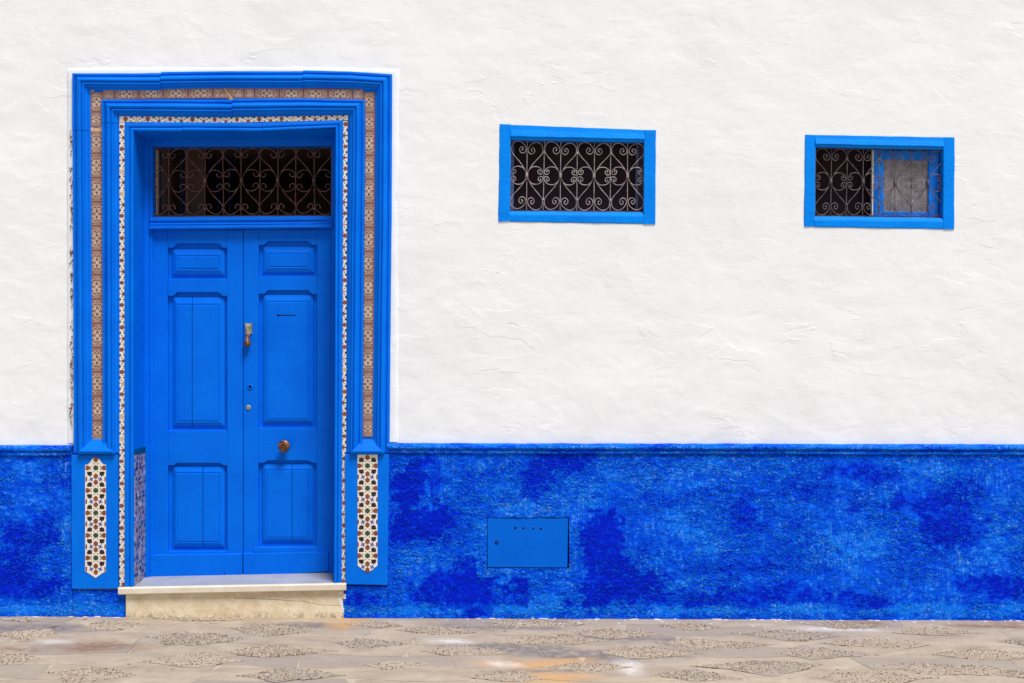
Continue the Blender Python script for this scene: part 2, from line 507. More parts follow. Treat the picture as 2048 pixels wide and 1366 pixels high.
M['filler'] = m_simple('bare_sandy_mortar', lin(205, 172, 126), .9, scale=60, bump=.5)
M['zwhite'] = m_simple('ivory_glazed_tile', lin(232, 222, 204), .28, var=.08)
M['zbrown'] = m_simple('honey_brown_glazed_tile', lin(134, 70, 40), .25, var=.3)
M['zblack'] = m_simple('aubergine_glazed_tile', lin(34, 20, 34), .22, var=.3)
M['zgreen'] = m_simple('dark_green_glazed_tile', lin(44, 70, 48), .25, var=.3)
M['zblue'] = m_simple('periwinkle_glazed_tile', lin(72, 98, 178), .25, var=.2)
M['teal'] = m_simple('teal_glazed_tile', lin(0, 62, 84), .25)
M['iron_w'] = m_rust('weathered_grey_iron', lin(130, 116, 116), lin(180, 166, 164), .55)
M['iron_shaded'] = m_rust('shaded_grey_iron', lin(78, 64, 64), lin(118, 104, 104), .6)  # same iron as the other window, darkened to paint in the bars' shade
M['iron_t'] = m_rust('rusty_brown_iron', lin(84, 56, 50), lin(126, 92, 78), .6)
M['iron_frame'] = m_rust('dark_rusty_iron', lin(60, 38, 36), lin(92, 62, 54), .7)
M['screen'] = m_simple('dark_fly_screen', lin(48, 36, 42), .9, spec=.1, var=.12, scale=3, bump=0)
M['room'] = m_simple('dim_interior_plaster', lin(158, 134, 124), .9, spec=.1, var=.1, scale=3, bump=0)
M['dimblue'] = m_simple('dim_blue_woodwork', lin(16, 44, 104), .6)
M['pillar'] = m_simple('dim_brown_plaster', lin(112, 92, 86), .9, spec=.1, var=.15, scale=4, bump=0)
M['brass'] = m_rust('tarnished_brass', lin(72, 44, 28), lin(158, 104, 58), .4)
M['verdigris'] = m_rust('verdigris_bronze', lin(110, 112, 92), lin(178, 172, 144), .5)
M['black'] = m_simple('black_hole', (.006, .006, .012, 1), .9, spec=.1, bump=0)
M['chalk'] = m_simple('spilt_white_limewash', lin(228, 224, 220), .9, var=.1)
M['leaf'] = m_simple('dry_brown_leaf', lin(112, 66, 44), .8)

# ------------------------------------------------------------------ pavement (setting)
def zg(x):
    return 0.0042 - 0.00415 * x

def gpx(px, py):
    d = ZC * D * S / (py - 683)
    return ((px - 1024) / S * d / D, d - D, d)

pav = MB()
X0, X1, Y0, Y1 = -150, 150, -160, 0.5
pav.add([(X0, Y0, zg(X0) * .05 - .02), (X1, Y0, zg(X1) * .05 - .02), (X1, Y1, zg(X1) * .05 - .02), (X0, Y1, zg(X0) * .05 - .02),
         (-6, -4, zg(-6) - .0035), (6, -4, zg(6) - .0035), (6, Y1, zg(6) - .0035), (-6, Y1, zg(-6) - .0035)],
        [(0, 1, 5, 4), (1, 2, 6, 5), (3, 0, 4, 7), (4, 5, 6, 7)])
pavement = pav.build('pavement', M['mortar'], None, origin=(0, 0, 0), kind='structure')
pavement['label'] = 'worn beige stone pavement with lens shaped pebble insets along the house'

STAIN = {
 'grey': [gpx(1010, 1297) + (.42, .13), gpx(1180, 1312) + (.5, .14), gpx(1010, 1255) + (.45, .08), gpx(1240, 1278) + (.4, .07), gpx(1090, 1345) + (.3, .06), gpx(30, 1262) + (.5, .12), gpx(610, 1255) + (.35, .1), gpx(1600, 1268) + (.3, .06)],
 'ochre': [gpx(1080, 1330) + (.30, .11), gpx(1085, 1358) + (.26, .1), gpx(1150, 1322) + (.2, .04), gpx(690, 1250) + (.1, .2)],
 'white': [gpx(1010, 1332) + (.1, .04), gpx(1260, 1335) + (.07, .16), gpx(890, 1286) + (.13, .06), gpx(1690, 1257) + (.3, .05), gpx(50, 1309) + (.05, .04), gpx(1500, 1250) + (.12, .02), gpx(112, 1290) + (.14, .03)],
 'rust': [gpx(200, 1298) + (.3, .13), gpx(1990, 1249) + (.3, .07), gpx(40, 1306) + (.14, .06), gpx(1720, 1244) + (.2, .03)],
}
def stain(kind, x, y):
    s = 0
    if kind == 'rust' and y > -.06: s = max(0, .55 * (1 + y / .06)) * max(0, .4 + noise.noise((x * 2.2, 3, 9)) * 1.6)
    for bx, by, d, rx, ry in STAIN[kind]:
        q = math.hypot((x - bx) / rx, (y - by) / ry) + noise.noise((x * 5, y * 9, 3.3)) * .45
        s = max(s, min(1, max(0, 1.25 - q) * 1.8))
    return s

ROW = .255
def row_line(k, x):
    return .06 - ROW * k + .03 * math.sin(2 * math.pi * (x * .98 + k * .37)) + .012 * noise.noise((x * 2, k * 5.1, 0))

for k in range(0, 13):
    x = -5.6 - random.random() * .6
    while x < 5.6:
        L = random.uniform(.62, .95)
        tilt = random.uniform(-.06, .06)
        nx, ny = 9, 3
        v = []; f = []; at_ = {n_: [] for n_ in STAIN}
        dz = random.uniform(-.0015, .0015)
        g = .0026
        ok = True
        for j in range(ny + 1):
            for i in range(nx + 1):
                s, t = i / nx, j / ny
                xx = x + g + (L - 2 * g) * s + tilt * (t - .5)
                yy = (row_line(k, xx) - g) * (1 - t) + (row_line(k + 1, xx) + g) * t
                e = .0012 if (i in (0, nx) or j in (0, ny)) else 0
                v.append((xx, yy, zg(xx) + dz - e + .0025 * noise.noise((xx * 3, yy * 3, 1))))
                for n_ in STAIN: at_[n_].append(stain(n_, xx, yy))
        W = nx + 1
        for j in range(ny):
            for i in range(nx):
                a = j * W + i
                f.append((a, a + W, a + W + 1, a + 1))
        ring = [i for i in range(W)] + [j * W + nx for j in range(1, ny + 1)] + [ny * W + i for i in range(nx - 1, -1, -1)] + [j * W for j in range(ny - 1, 0, -1)]
        b = len(v)
        for i in ring:
            v.append((v[i][0], v[i][1], v[i][2] - .012))
            for n_ in STAIN: at_[n_].append(0)
        for i in range(len(ring)):
            j = (i + 1) % len(ring)
            f.append((ring[i], ring[j], b + j, b + i))
        mb = MB(); mb.add(v, f)
        mb.build('paving_slab', M['slab'], pavement, attr=at_)
        x += L

# pebble insets: lens shapes read off the photograph, then the same lattice outside the frame
LENS = []
for ox, lst in ((0, [(180, 238, 260, 34), (690, 275, 310, 58), (1230, 232, 450, 54), (1620, 295, 370, 74), (140, 335, 290, 66), (1150, 350, 420, 88), (1650, 428, 450, 76),
                     (60, 480, 300, 78), (1120, 490, 430, 80), (530, 562, 410, 88), (1700, 570, 430, 76)]),
                (680, [(560, 305, 330, 50), (1150, 252, 430, 44), (1600, 310, 380, 60), (180, 375, 340, 54), (1220, 362, 500, 64), (740, 430, 360, 66),
                       (1800, 427, 440, 70), (330, 500, 260, 50), (1440, 512, 370, 50), (960, 576, 340, 60), (180, 268, 260, 36)]),
                (1348, [(100, 270, 240, 44), (630, 315, 430, 64), (960, 257, 310, 44), (1540, 305, 370, 50), (2030, 350, 200, 40), (240, 370, 480, 64), (1170, 370, 430, 64),
                        (870, 433, 470, 66), (1850, 432, 460, 70), (480, 497, 530, 74), (1540, 502, 560, 70), (2060, 548, 240, 50), (1180, 567, 510, 80), (130, 570, 360, 66)])):
    for zx, zy, w, h in lst:
        px, py = ox + zx * .342, 1160 + zy * .342
        X, Y, d = gpx(px, py)
        LENS.append((X, Y, w * .342 / S * d / D / 2 * 1.5, max(.055, h * .342 * d * d / (ZC * D * S) / 2 * .98)))
for k in range(-1, 12):
    for i in range(-8, 9):
        X = i * 1.0 + (k * .63) % 1.0; Y = -.28 - ROW * k + .03
        vis = abs(X) < (8 + Y) * .455 and Y > -1.62
        if not vis and abs(X) < 5.0 and -2.9 < Y < -.08:
            LENS.append((X, Y, .235, .105))

ico_v = []; 
phi = (1 + 5 ** .5) / 2
ico_v = np.array([(-1, phi, 0), (1, phi, 0), (-1, -phi, 0), (1, -phi, 0), (0, -1, phi), (0, 1, phi), (0, -1, -phi), (0, 1, -phi), (phi, 0, -1), (phi, 0, 1), (-phi, 0, -1), (-phi, 0, 1)]) / math.sqrt(1 + phi * phi)
ico_f = np.array([(0, 11, 5), (0, 5, 1), (0, 1, 7), (0, 7, 10), (0, 10, 11), (1, 5, 9), (5, 11, 4), (11, 10, 2), (10, 7, 6), (7, 1, 8), (3, 9, 4), (3, 4, 2), (3, 2, 6), (3, 6, 8), (3, 8, 9), (4, 9, 5), (2, 4, 11), (6, 2, 10), (8, 6, 7), (9, 8, 1)])
for li, (X, Y, rx, ry) in enumerate(LENS):
    tilt = random.uniform(-.12, .08)
    ca, sa = math.cos(tilt), math.sin(tilt)
    asym = random.uniform(.65, 1.35); bend = random.uniform(-.025, .025); u0 = random.uniform(-.35, .35)
    def lens_h(u):
        u = (u - u0) / (1 + u0 * (-1 if u > u0 else 1)) if abs(u) < 1 else 1
        return ry * max(0.0, math.cos(u * math.pi / 2)) ** 1.5 * (1 + .6 * noise.noise((u * 2.2 + li, li * 1.7, 0)) + .25 * noise.noise((u * 9 + li, li * 1.7, 4)))
    n_ = 22; vs = []; fs = []
    for i in range(n_ + 1):
        u = -1 + 2 * i / n_; hh = lens_h(u)
        for q, t in enumerate((-1, -.5, 0, .5, 1)):
            lx, ly = u * rx, t * hh * (asym if t > 0 else 2 - asym) + bend * (1 - u * u)
            wx, wy = X + lx * ca - ly * sa, min(-.012, Y + lx * sa + ly * ca)
            vs.append((wx, wy, zg(wx) + (.0022 if abs(t) < .9 else .0008) + .001 * noise.noise((wx * 9, wy * 9, 5))))
    for i in range(n_):
        for q in range(4):
            a = i * 5 + q; fs.append((a, a + 5, a + 6, a + 1))
    mb = MB(); mb.add(vs, fs)
    bed = mb.build('pebble_inset', M['slab'], pavement)
    fill = random.uniform(.55, 1.0)
    N = int(rx * ry * 4 * 9500)
    us = rng.uniform(-1, 1, N); ts = rng.uniform(-1, 1, N)
    hs_ = np.array([lens_h(u) for u in us])
    keep = np.abs(ts) * ry < hs_ * 1.02
    dens = rng.uniform(0, 1, N) < fill * np.clip(1.15 - .55 * np.abs(ts) ** 2 - .5 * us ** 2 - .25 * rng.uniform(0, 1, N), .1, .85)
    keep &= dens
    us, ts = us[keep], ts[keep]
    m = len(us)
    lx, ly = us * rx, ts * ry * np.where(ts > 0, asym, 2 - asym) + bend * (1 - us ** 2)
    wx = X + lx * ca - ly * sa; wy = Y + lx * sa + ly * ca
    wy = np.minimum(wy, -.015)
    a = rng.uniform(0, math.pi, m); s1 = rng.uniform(.0036, .0080, m); s2 = s1 * rng.uniform(.5, .85, m); s3 = rng.uniform(.0022, .0038, m)
    V = ico_v[None] * np.stack([s1, s2, s3], -1)[:, None, :]
    x2 = V[..., 0] * np.cos(a)[:, None] - V[..., 1] * np.sin(a)[:, None]; y2 = V[..., 0] * np.sin(a)[:, None] + V[..., 1] * np.cos(a)[:, None]
    P = np.stack([x2 + wx[:, None], y2 + wy[:, None], V[..., 2] + (0.0042 - 0.00415 * wx + .0018)[:, None]], -1).reshape(-1, 3)
    F = (ico_f[None] + (np.arange(m) * 12)[:, None, None]).reshape(-1, 3)
    mb = MB(); mb.v = P.tolist(); mb.f = F.tolist(); mb.m = [0] * len(mb.f)
    mb.build('pebbles', M['pebble'], bed, smooth=True, kind='stuff', attr={'tone': np.repeat(rng.uniform(0, 1, m), 12)})

# ------------------------------------------------------------------ house
house = thing('house', 'white limewashed house front with cobalt blue door surround and ultramarine painted base', 'house', (0, 0, 0))

# --- white wall with openings
WIN1_O = [(999.3, 249), (1312, 260.7), (1310.3, 448.4), (996.7, 443)]
WIN1_I = [(1021.3, 280), (1289.2, 284.5), (1287.5, 424.1), (1019.5, 421.5)]
WIN2_O = [(1610.2, 269.4), (1908.8, 275), (1908.3, 458.8), (1607.7, 453.8)]
WIN2_I = [(1630.4, 294.1), (1887.2, 298.8), (1886.4, 435.2), (1628.4, 431.9)]
holes = [(160, 160, 768, 1500), (1002, 264, 1307, 441), (1613, 278, 1905, 452), (973, 1033, 1139, 1136)]
hx = sorted({at(a, 0)[0] for h in holes for a in (h[0], h[2])}); hz = sorted({at(0, a)[2] for h in holes for a in (h[1], h[3])})
def lines(lo, hi, vlo, vhi, fine, coarse, extra):
    L = list(np.arange(lo, vlo, coarse)) + list(np.arange(vlo, vhi, fine)) + list(np.arange(vhi, hi + coarse * .5, coarse)) + list(extra)
    L = sorted(L); out = [L[0]]
    for a in L[1:]:
        if a - out[-1] < fine * .35:
            if a in extra: out[-1] = a
        else: out.append(a)
    return out
gx = lines(-9, 9, -3.7, 3.7, .024, .15, hx); gz = lines(-.1, 5.8, .95, 4.3, .024, .15, hz)
hw = [(at(h[0], 0)[0], at(h[2], 0)[0], at(0, h[3])[2], at(0, h[1])[2]) for h in holes]
def wall_y(x, z):
    k = 1.0
    for a, b, c, d in hw[1:3]:
        q = max(a - x, x - b, c - z, z - d)
        k = min(k, min(1, max(0, (q - .08) / .35)))
    return k * (.007 * noise.noise((x * .9, z * .9, 2)) + .004 * noise.noise((x * 2.3 + z * .8, z * 2.6, 7)) + .0022 * noise.noise((x * 5 + z * 2, z * 7.5, 9))
            + .0011 * noise.noise((x * 14 + z * 4, z * 20, 4)))
vs = [(x, wall_y(x, z), z) for z in gz for x in gx]
W = len(gx); fs = []
for j in range(len(gz) - 1):
    zc_ = (gz[j] + gz[j + 1]) / 2
    for i in range(W - 1):
        xc = (gx[i] + gx[i + 1]) / 2
        if any(a < xc < b and c < zc_ < d for a, b, c, d in hw): continue
        a = j * W + i; fs.append((a, a + 1, a + W + 1, a + W))
MB().add(vs, fs).build('plaster_wall', M['plaster'], house, smooth=True, origin=(0, 0, 0))
# rest of the building: side walls, back wall, flat roof
MB().add([(-9, .03, -.1), (9, .03, -.1), (9, 6, -.1), (-9, 6, -.1), (-9, .03, 5.78), (9, .03, 5.78), (9, 6, 5.78), (-9, 6, 5.78)],
         [(1, 2, 6, 5), (2, 3, 7, 6), (3, 0, 4, 7), (4, 5, 6, 7)]).build('house_shell', M['plaster'], house)

# --- plaster border round the door surround
def pw(pts, y=0): return [(at(a, b, y)[0], at(a, b, y)[2]) for a, b in pts]
BO = dense([(133, 888), (133, 135), (300, 133), (560, 132), (799, 138), (797, 888)], 14)
BI = dense([(150, 888), (150, 152), (300, 150), (560, 149), (780, 155), (775, 888)], 14)
def pair(O, I, step):
    """densify both polylines with matching counts"""
    A, B = [], []
    for k in range(len(O) - 1):
        n = max(1, int(math.dist(O[k], O[k + 1]) / step))
        for i in range(n):
            t = i / n
            A.append((O[k][0] + (O[k + 1][0] - O[k][0]) * t, O[k][1] + (O[k + 1][1] - O[k][1]) * t))
            B.append((I[k][0] + (I[k + 1][0] - I[k][0]) * t, I[k][1] + (I[k + 1][1] - I[k][1]) * t))
    A.append(O[-1]); B.append(I[-1])
    return A, B
A, B = pair([(133, 886), (133, 135), (300, 133), (560, 132), (799, 138), (797, 884)], [(150, 886), (150, 152), (300, 150), (560, 149), (778, 155), (774, 884)], 10)
loft(MB(), pw(A), pw(B), [(0, -.014), (.04, -.002), (.2, .0045), (.45, .0062), (1, .0065)], jit=.0028, caps=False).build('plaster_border', M['plaster'], house, smooth=True)

# --- dado: weathered blue base of the wall
DARK = [(850, 1040, 78, 42, 1), (822, 985, 38, 70, 1), (930, 1180, 110, 52, 1), (1205, 1085, 44, 92, 1), (1225, 1172, 105, 46, 1), (1905, 1045, 70, 60, .75), (1850, 1000, 70, 26, .6), (1940, 975, 60, 22, .5),
        (1570, 1192, 150, 26, .7), (1985, 1172, 90, 24, .8), (1120, 925, 70, 22, .7), (1075, 960, 30, 36, .7), (1490, 1125, 70, 26, .5), (1730, 945, 80, 22, .6), (1700, 1205, 80, 22, .6),
        (50, 1090, 60, 80, .7), (40, 1172, 90, 26, .8), (1340, 1198, 90, 20, .6), (1490, 1035, 30, 50, .5), (868, 950, 16, 60, .8), (1620, 985, 60, 18, .4), (730, 1205, 40, 20, .6), (990, 1195, 60, 26, .6)]
PALE = [(880, 925, 60, 28), (1010, 990, 70, 36), (1060, 1020, 80, 14), (1170, 1000, 60, 50), (1340, 950, 80, 40), (1450, 930, 80, 30), (870, 1110, 70, 40), (960, 1090, 16, 60),
        (1150, 1090, 14, 60), (1060, 1140, 80, 8), (1850, 935, 120, 30), (1460, 1090, 90, 40), (1680, 1080, 110, 70), (1980, 1080, 80, 60), (1100, 1200, 60, 16), (135, 1080, 12, 150),
        (90, 940, 60, 28), (120, 1210, 120, 16), (1560, 930, 70, 22), (1380, 1040, 70, 40)]
BOX = (974, 1034, 1138, 1135)
def wear_at(x, z):
    px, py = 1024 + x * S, 1237 - z * S
    w = .51 + .13 * noise.noise((x * 1.9, z * 2.6, 3)) + .13 * noise.noise((x * 5.5, z * 7, 8)) + .12 * noise.noise((x * 16, z * 20, 8))
    nx_ = noise.noise((x * 6, z * 6, 21)) * .55 + noise.noise((x * 17, z * 17, 25)) * .38 + noise.noise((x * 45, z * 45, 29)) * .26
    dk_ = 0
    for bx, by, rx, ry, k_ in DARK:
        q = math.hypot((px - bx) / rx, (py - by) / ry) + nx_ * 1.25
        if q < 1.0: dk_ = max(dk_, .50 * k_ * min(1, (1.0 - q) * 4.0))
    w -= dk_
    for bx, by, rx, ry in PALE:
        q = math.hypot((px - bx) / rx, (py - by) / ry) + nx_
        if q < 1.0: w += .15 * min(1, (1.0 - q) * 2.0)
    ddx = max(BOX[0] - px, px - BOX[2]); ddy = max(BOX[1] - py, py - BOX[3]); q = max(ddx, ddy) + nx_ * 8
    if q < 17: w = max(w, .62) + .10 * noise.noise((x * 22, z * 60, 33))
    if z < .13:
        w += .75 * max(0, .5 + .9 * noise.noise((x * 3.1, z * 22, 40))) * max(0, 1 - abs(z - .06) / .055)
    return min(1.15, max(-.1, w))
def dado_y(x, z):
    return -.020 + .0042 * noise.noise((x * 4, z * 5, 1)) + .0042 * noise.noise((x * 13, z * 15, 6)) + .0042 * noise.noise((x * 34, z * 40, 2))
def dado(x0, x1, z0, z1, vis0, vis1, name, label, hole=None):
    fine = .0085
    ex = [hole[0], hole[1]] if hole else []; ez = [hole[2], hole[3]] if hole else []
    xs = list(np.arange(x0, vis0, .12)) + list(np.arange(max(x0, vis0), min(x1, vis1), fine)) + list(np.arange(max(vis1, x0), x1, .12)) + [x1] + ex
    zs = list(np.arange(z0, z1, fine)) + [z1] + ez
    def clean(L, keep):
        L = sorted(L); out = [L[0]]
        for a in L[1:]:
            if a - out[-1] < .003:
                if a in keep: out[-1] = a
            else: out.append(a)
        return out
    xs = clean(xs, ex); zs = clean(zs, ez)
    v = []; w = []
    for z in zs:
        for x in xs:
            y = dado_y(x, z)
            if z > z1 - .001: y = -.012
            v.append((x, y, z)); w.append(wear_at(x, z))
    Wd = len(xs); f = []
    for j in range(len(zs) - 1):
        for i in range(Wd - 1):
            if hole:
                xc = (xs[i] + xs[i + 1]) / 2; zc_ = (zs[j] + zs[j + 1]) / 2
                if hole[0] < xc < hole[1] and hole[2] < zc_ < hole[3]: continue
            a = j * Wd + i; f.append((a, a + 1, a + Wd + 1, a + Wd))
    # end faces back to the wall
    for i, rev in ((0, True), (Wd - 1, False)):
        b = len(v)
        for j in range(len(zs)):
            v.append((xs[i], .02, zs[j])); w.append(w[j * Wd + i])
        for j in range(len(zs) - 1):
            q = (j * Wd + i, b + j, b + j + 1, (j + 1) * Wd + i); f.append(q if not rev else q[::-1])
    MB().add(v, f).build(name, M['dado'], house, smooth=True, attr={'wear': w}, label=label)
zt = at(0, 905)[2]
bh = (at(BOX[0], 0)[0], at(BOX[2], 0)[0], at(0, BOX[3])[2], at(0, BOX[1])[2])
dado(-9, at(147, 0)[0], -.08, zt, -3.6, 9, 'painted_dado', 'blotchy ultramarine dado left of the door')
dado(at(776, 0)[0], 9, -.08, zt, -9, 3.6, 'painted_dado', 'blotchy ultramarine dado under the two windows', bh)
# low blocks under the door surround
dado(at(147.4, 0)[0], at(251, 0)[0], -.08, at(0, 1178)[2], -9, 9, 'painted_plinth', 'rubbed blue plinth left of the doorstep')
dado(at(687, 0)[0], at(775.6, 0)[0], -.08, at(0, 1170)[2], -9, 9, 'painted_plinth', 'rubbed blue plinth right of the doorstep')

# dado top moulding
def moulding_run(x0, x1, top0, top1):
    O, I = pair([(x0, top0), (x1, top1)], [(x0, top0 + 20.5), (x1, top1 + 20.5)], 9)
    mb = loft(MB(), pw(O), pw(I), [(0, -.02), (.0, .022), (.08, .034), (.22, .043), (.40, .046), (.52, .041), (.60, .030), (.64, .0265), (.70, .031), (.80, .034), (.92, .033), (.97, .029), (1, .012)], jit=.0028, seed=x0)
    w = [.74 + .45 * noise.noise((p[0] * 3.4, p[2] * 30, 5)) + .25 * noise.noise((p[0] * 11, p[2] * 40, 9)) for p in mb.v]
    mb.build('dado_moulding', M['dado'], house, attr={'wear': w})
moulding_run(-1680, 147, 892, 890)
moulding_run(776, 3720, 886, 892)

# --- door surround
surround_pts = {'out_L': 145, 'out_R': 783}
def backing():
    mb = MB()
    # flat blue ground behind mouldings and tiles: left pier, right pier, lintel
    prism(mb, pw([(148, 1176), (268, 1174), (268, 262), (672, 260), (667, 1168), (776, 1168), (781, 151), (450, 144), (148, 149)]), -.008, .05, .002)
    return mb.build('door_surround', M['surround'], house, label='cobalt blue moulded door surround inlaid with tile bands')
surround = backing()
# plinth panels
for pts in ([(147, 1176), (239, 1175), (239, 909), (146, 909)], [(692, 1167), (776, 1168), (779, 908), (691, 908)]):
    P = pw(pts)
    mb = MB(); prism(mb, P, -.034, .0, .003); mb.build('plinth_panel', M['surround'], surround)

P_OUT = [(0, -.01), (0, .026), (.03, .033), (.14, .034), (.175, .024), (.21, .024), (.25, .034), (.31, .046), (.39, .053), (.47, .055), (.53, .050), (.565, .039), (.595, .039), (.62, .048), (.67, .050), (.71, .046), (.735, .034), (.80, .030), (.86, .028), (.89, .019), (.96, .017), (1, .015), (1, .0)]
P_IN = [(0, .0), (0, .030), (.03, .038), (.13, .039), (.165, .028), (.20, .028), (.25, .040), (.33, .052), (.42, .058), (.50, .055), (.545, .042), (.575, .042), (.605, .051), (.66, .052), (.70, .047), (.735, .036), (.82, .032), (.88, .030), (.91, .020), (.97, .018), (1, .016), (1, .0)]
P_REV = [(0, .0), (0, .024), (.06, .031), (.34, .034), (.48, .033), (.53, .024), (.60, .024), (.65, .034), (.80, .039), (.92, .038), (1, .030), (1, -.03)]
def mould(O, I, prof, seed, step=16):
    A, B = pair(O, I, step)
    y = -.03
    return loft(MB(), pw(A, y), pw(B, y), prof, jit=.0011, seed=seed).build('moulding', M['surround'], surround)
# outer band: left jamb, three lintel blocks, right jamb
mould([(147, 905), (146, 600), (144.5, 262)], [(183, 905), (182, 600), (180, 262)], P_OUT, 1)
mould([(144, 261), (144, 146)], [(180, 261), (179.5, 179)], P_OUT, 2)
mould([(144, 146), (322, 146.5)], [(179.5, 179), (322, 180)], P_OUT, 3)
mould([(322.5, 143.5), (450, 142), (606, 142)], [(322.5, 177.5), (450, 175.5), (606, 176)], P_OUT, 4)
mould([(606.5, 140.5), (700, 142.5), (784, 148)], [(606.5, 174.5), (700, 176), (751, 179)], P_OUT, 5)
mould([(784, 148), (783, 420), (781, 620), (778.5, 905)], [(751, 179), (750.5, 420), (747, 620), (744.5, 905)], P_OUT, 6)
# inner band
mould([(205.5, 905), (205, 600), (203.5, 247)], [(240, 905), (239.5, 600), (239, 247)], P_IN, 7)
mould([(203.5, 246), (202.5, 199)], [(239, 246), (239, 233)], P_IN, 8)
mould([(202.5, 199), (340, 199), (465, 200)], [(239, 233), (340, 234), (465, 235.5)], P_IN, 9)
mould([(465.5, 197.5), (600, 196.5), (729.5, 199.5)], [(465.5, 233.5), (600, 231.5), (697, 230.5)], P_IN, 10)
mould([(729.5, 199.5), (730, 290), (728, 500), (724.5, 905)], [(697, 230.5), (697, 290), (694, 500), (691.5, 905)], P_IN, 11)
# innermost moulding, turning into the reveal
mould([(248.5, 1173), (248.5, 600), (248.5, 245)], [(267, 1172), (267, 600), (267.5, 262)], P_REV, 12)
mould([(248.5, 245), (365, 244)], [(267.5, 262), (365, 263)], P_REV, 13)
mould([(365.5, 244.5), (525, 245.5)], [(365.5, 261.5), (525, 263)], P_REV, 14)
mould([(525.5, 245), (686, 240)], [(525.5, 262.5), (671, 256)], P_REV, 15)
mould([(686, 240), (685, 600), (683, 1168)], [(671, 256), (670, 600), (668, 1166)], P_REV, 16)
# sloped sills under the brown tile bands
for xa, xb, ca_, cb_ in ((182, 205, 157, 230), (724, 745, 702, 768)):
    y = -.04
    def q(px, py, d): 
        p = at(px, py, -.04); return (p[0], d, p[2])
    r0 = [q(ca_ - 3, 910, -.03), q(cb_ + 3, 910, -.03), q(cb_ + 3, 906, -.03), q(ca_ - 3, 906, -.03)]
    mb = MB()
    mb.add([q(xa, 879, -.014), q(xb, 879, -.014), q(cb_ - 4, 901, -.066), q(ca_ + 4, 901, -.066), q(cb_ - 4, 903.5, -.066), q(ca_ + 4, 903.5, -.066), q(cb_, 904.5, -.060), q(ca_, 904.5, -.060), q(cb_, 908, -.058), q(ca_, 908, -.058), q(cb_, 909, -.01), q(ca_, 909, -.01), q(xa, 879, 0), q(xb, 879, 0), q(cb_, 903, -.01), q(ca_, 903, -.01)],
           [(0, 1, 2, 3), (3, 2, 4, 5), (5, 4, 6, 7), (7, 6, 8, 9), (9, 8, 10, 11), (0, 3, 15, 12), (3, 5, 7, 15), (7, 9, 11, 15), (1, 13, 14, 2), (2, 14, 6, 4), (6, 14, 10, 8)])
    mb.build('sloped_sill', M['surround'], surround)

# --- printed tiles
def tile(quad, along='v', d=.0):
    """quad: pixel corners; uv runs along the long side"""
    y = -.012 - d
    P = pw(quad, -.012)
    n = len(P); ins = inset_poly(P, .0016)
    mb = MB()
    vs = [(x, .0, z) for x, z in P] + [(x, y + .001, z) for x, z in P] + [(x, y, z) for x, z in ins]
    fs = []
    for i in range(n):
        j = (i + 1) % n
        fs += [(i, j, n + j, n + i), (n + i, n + j, 2 * n + j, 2 * n + i)]
    fs.append(tuple(range(2 * n, 3 * n)))
    mb.add(vs, fs)
    if along == 'v': u4 = [(0, 0), (1, 0), (1, 1), (0, 1)]
    else: u4 = [(0, 0), (0, 1), (1, 1), (1, 0)]
    mb.build('tile', M['tile'], surround, uv=(u4 * 3))
def xl(y): return 180.5 + (y - 180) * .0032           # left band drifts
def xr(y): return 727.2 + (227 - y) * .0045
ys = [184, 224, 254, 263, 306.5] + [306.5 + 48.6 * i for i in range(1, 12)] + [880]
for a, b in zip(ys[:-1], ys[1:]):
    if a == 254: continue
    j = random.uniform(-.6, .6)
    tile([(xl(b) + j, b - .4), (xl(b) + 24.2 + j, b - .4), (xl(a) + 24.2 + j, a + .4), (xl(a) + j, a + .4)], 'v', random.uniform(0, .0012))
ys = [184, 224.6, 262, 311, 358.5] + [358.5 + 48.2 * i for i in range(1, 11)] + [874]
for a, b in zip(ys[:-1], ys[1:]):
    j = random.uniform(-.6, .6)
    tile([(xr(b) + j, b - .4), (xr(b) + 22.5 + j, b - .4), (xr(a) + 22.5 + j, a + .4), (xr(a) + j, a + .4)], 'v', random.uniform(0, .0012))
xs_ = [205, 229, 277.5, 326.8, 376.5, 426]
yt = lambda x: 179 - 3.2 * math.sin((x - 180) / 570 * math.pi)
for a, b in list(zip(xs_[:-1], xs_[1:])) + [(488, 509), (509, 558.6), (558.6, 607), (607, 656), (656, 705), (705, 727)]:
    tile([(a + .4, yt(a) + 21), (b - .4, yt(b) + 21), (b - .4, yt(b)), (a + .4, yt(a))], 'h', random.uniform(0, .0012))
tile([(426.4, yt(426) + 21), (461.5, yt(461) + 21), (446, yt(446)), (426.4, yt(426))], 'h')
tile([(466, yt(466) + 21), (487.6, yt(487) + 21), (487.6, yt(487)), (450, yt(450))], 'h')
# bare mortar where tiles broke away
for pts in ([(180.5, 263), (204, 263), (204, 253.5), (192, 256), (180.5, 254)], [(458, 199.5), (468, 199.5), (453, 176), (443, 176)], [(186, 184), (180.8, 184), (180.8, 180), (190, 180)]):
    mb = MB(); prism(mb, pw(pts, -.01), -.0105, 0, .001); mb.build('mortar_patch', M['filler'], surround)

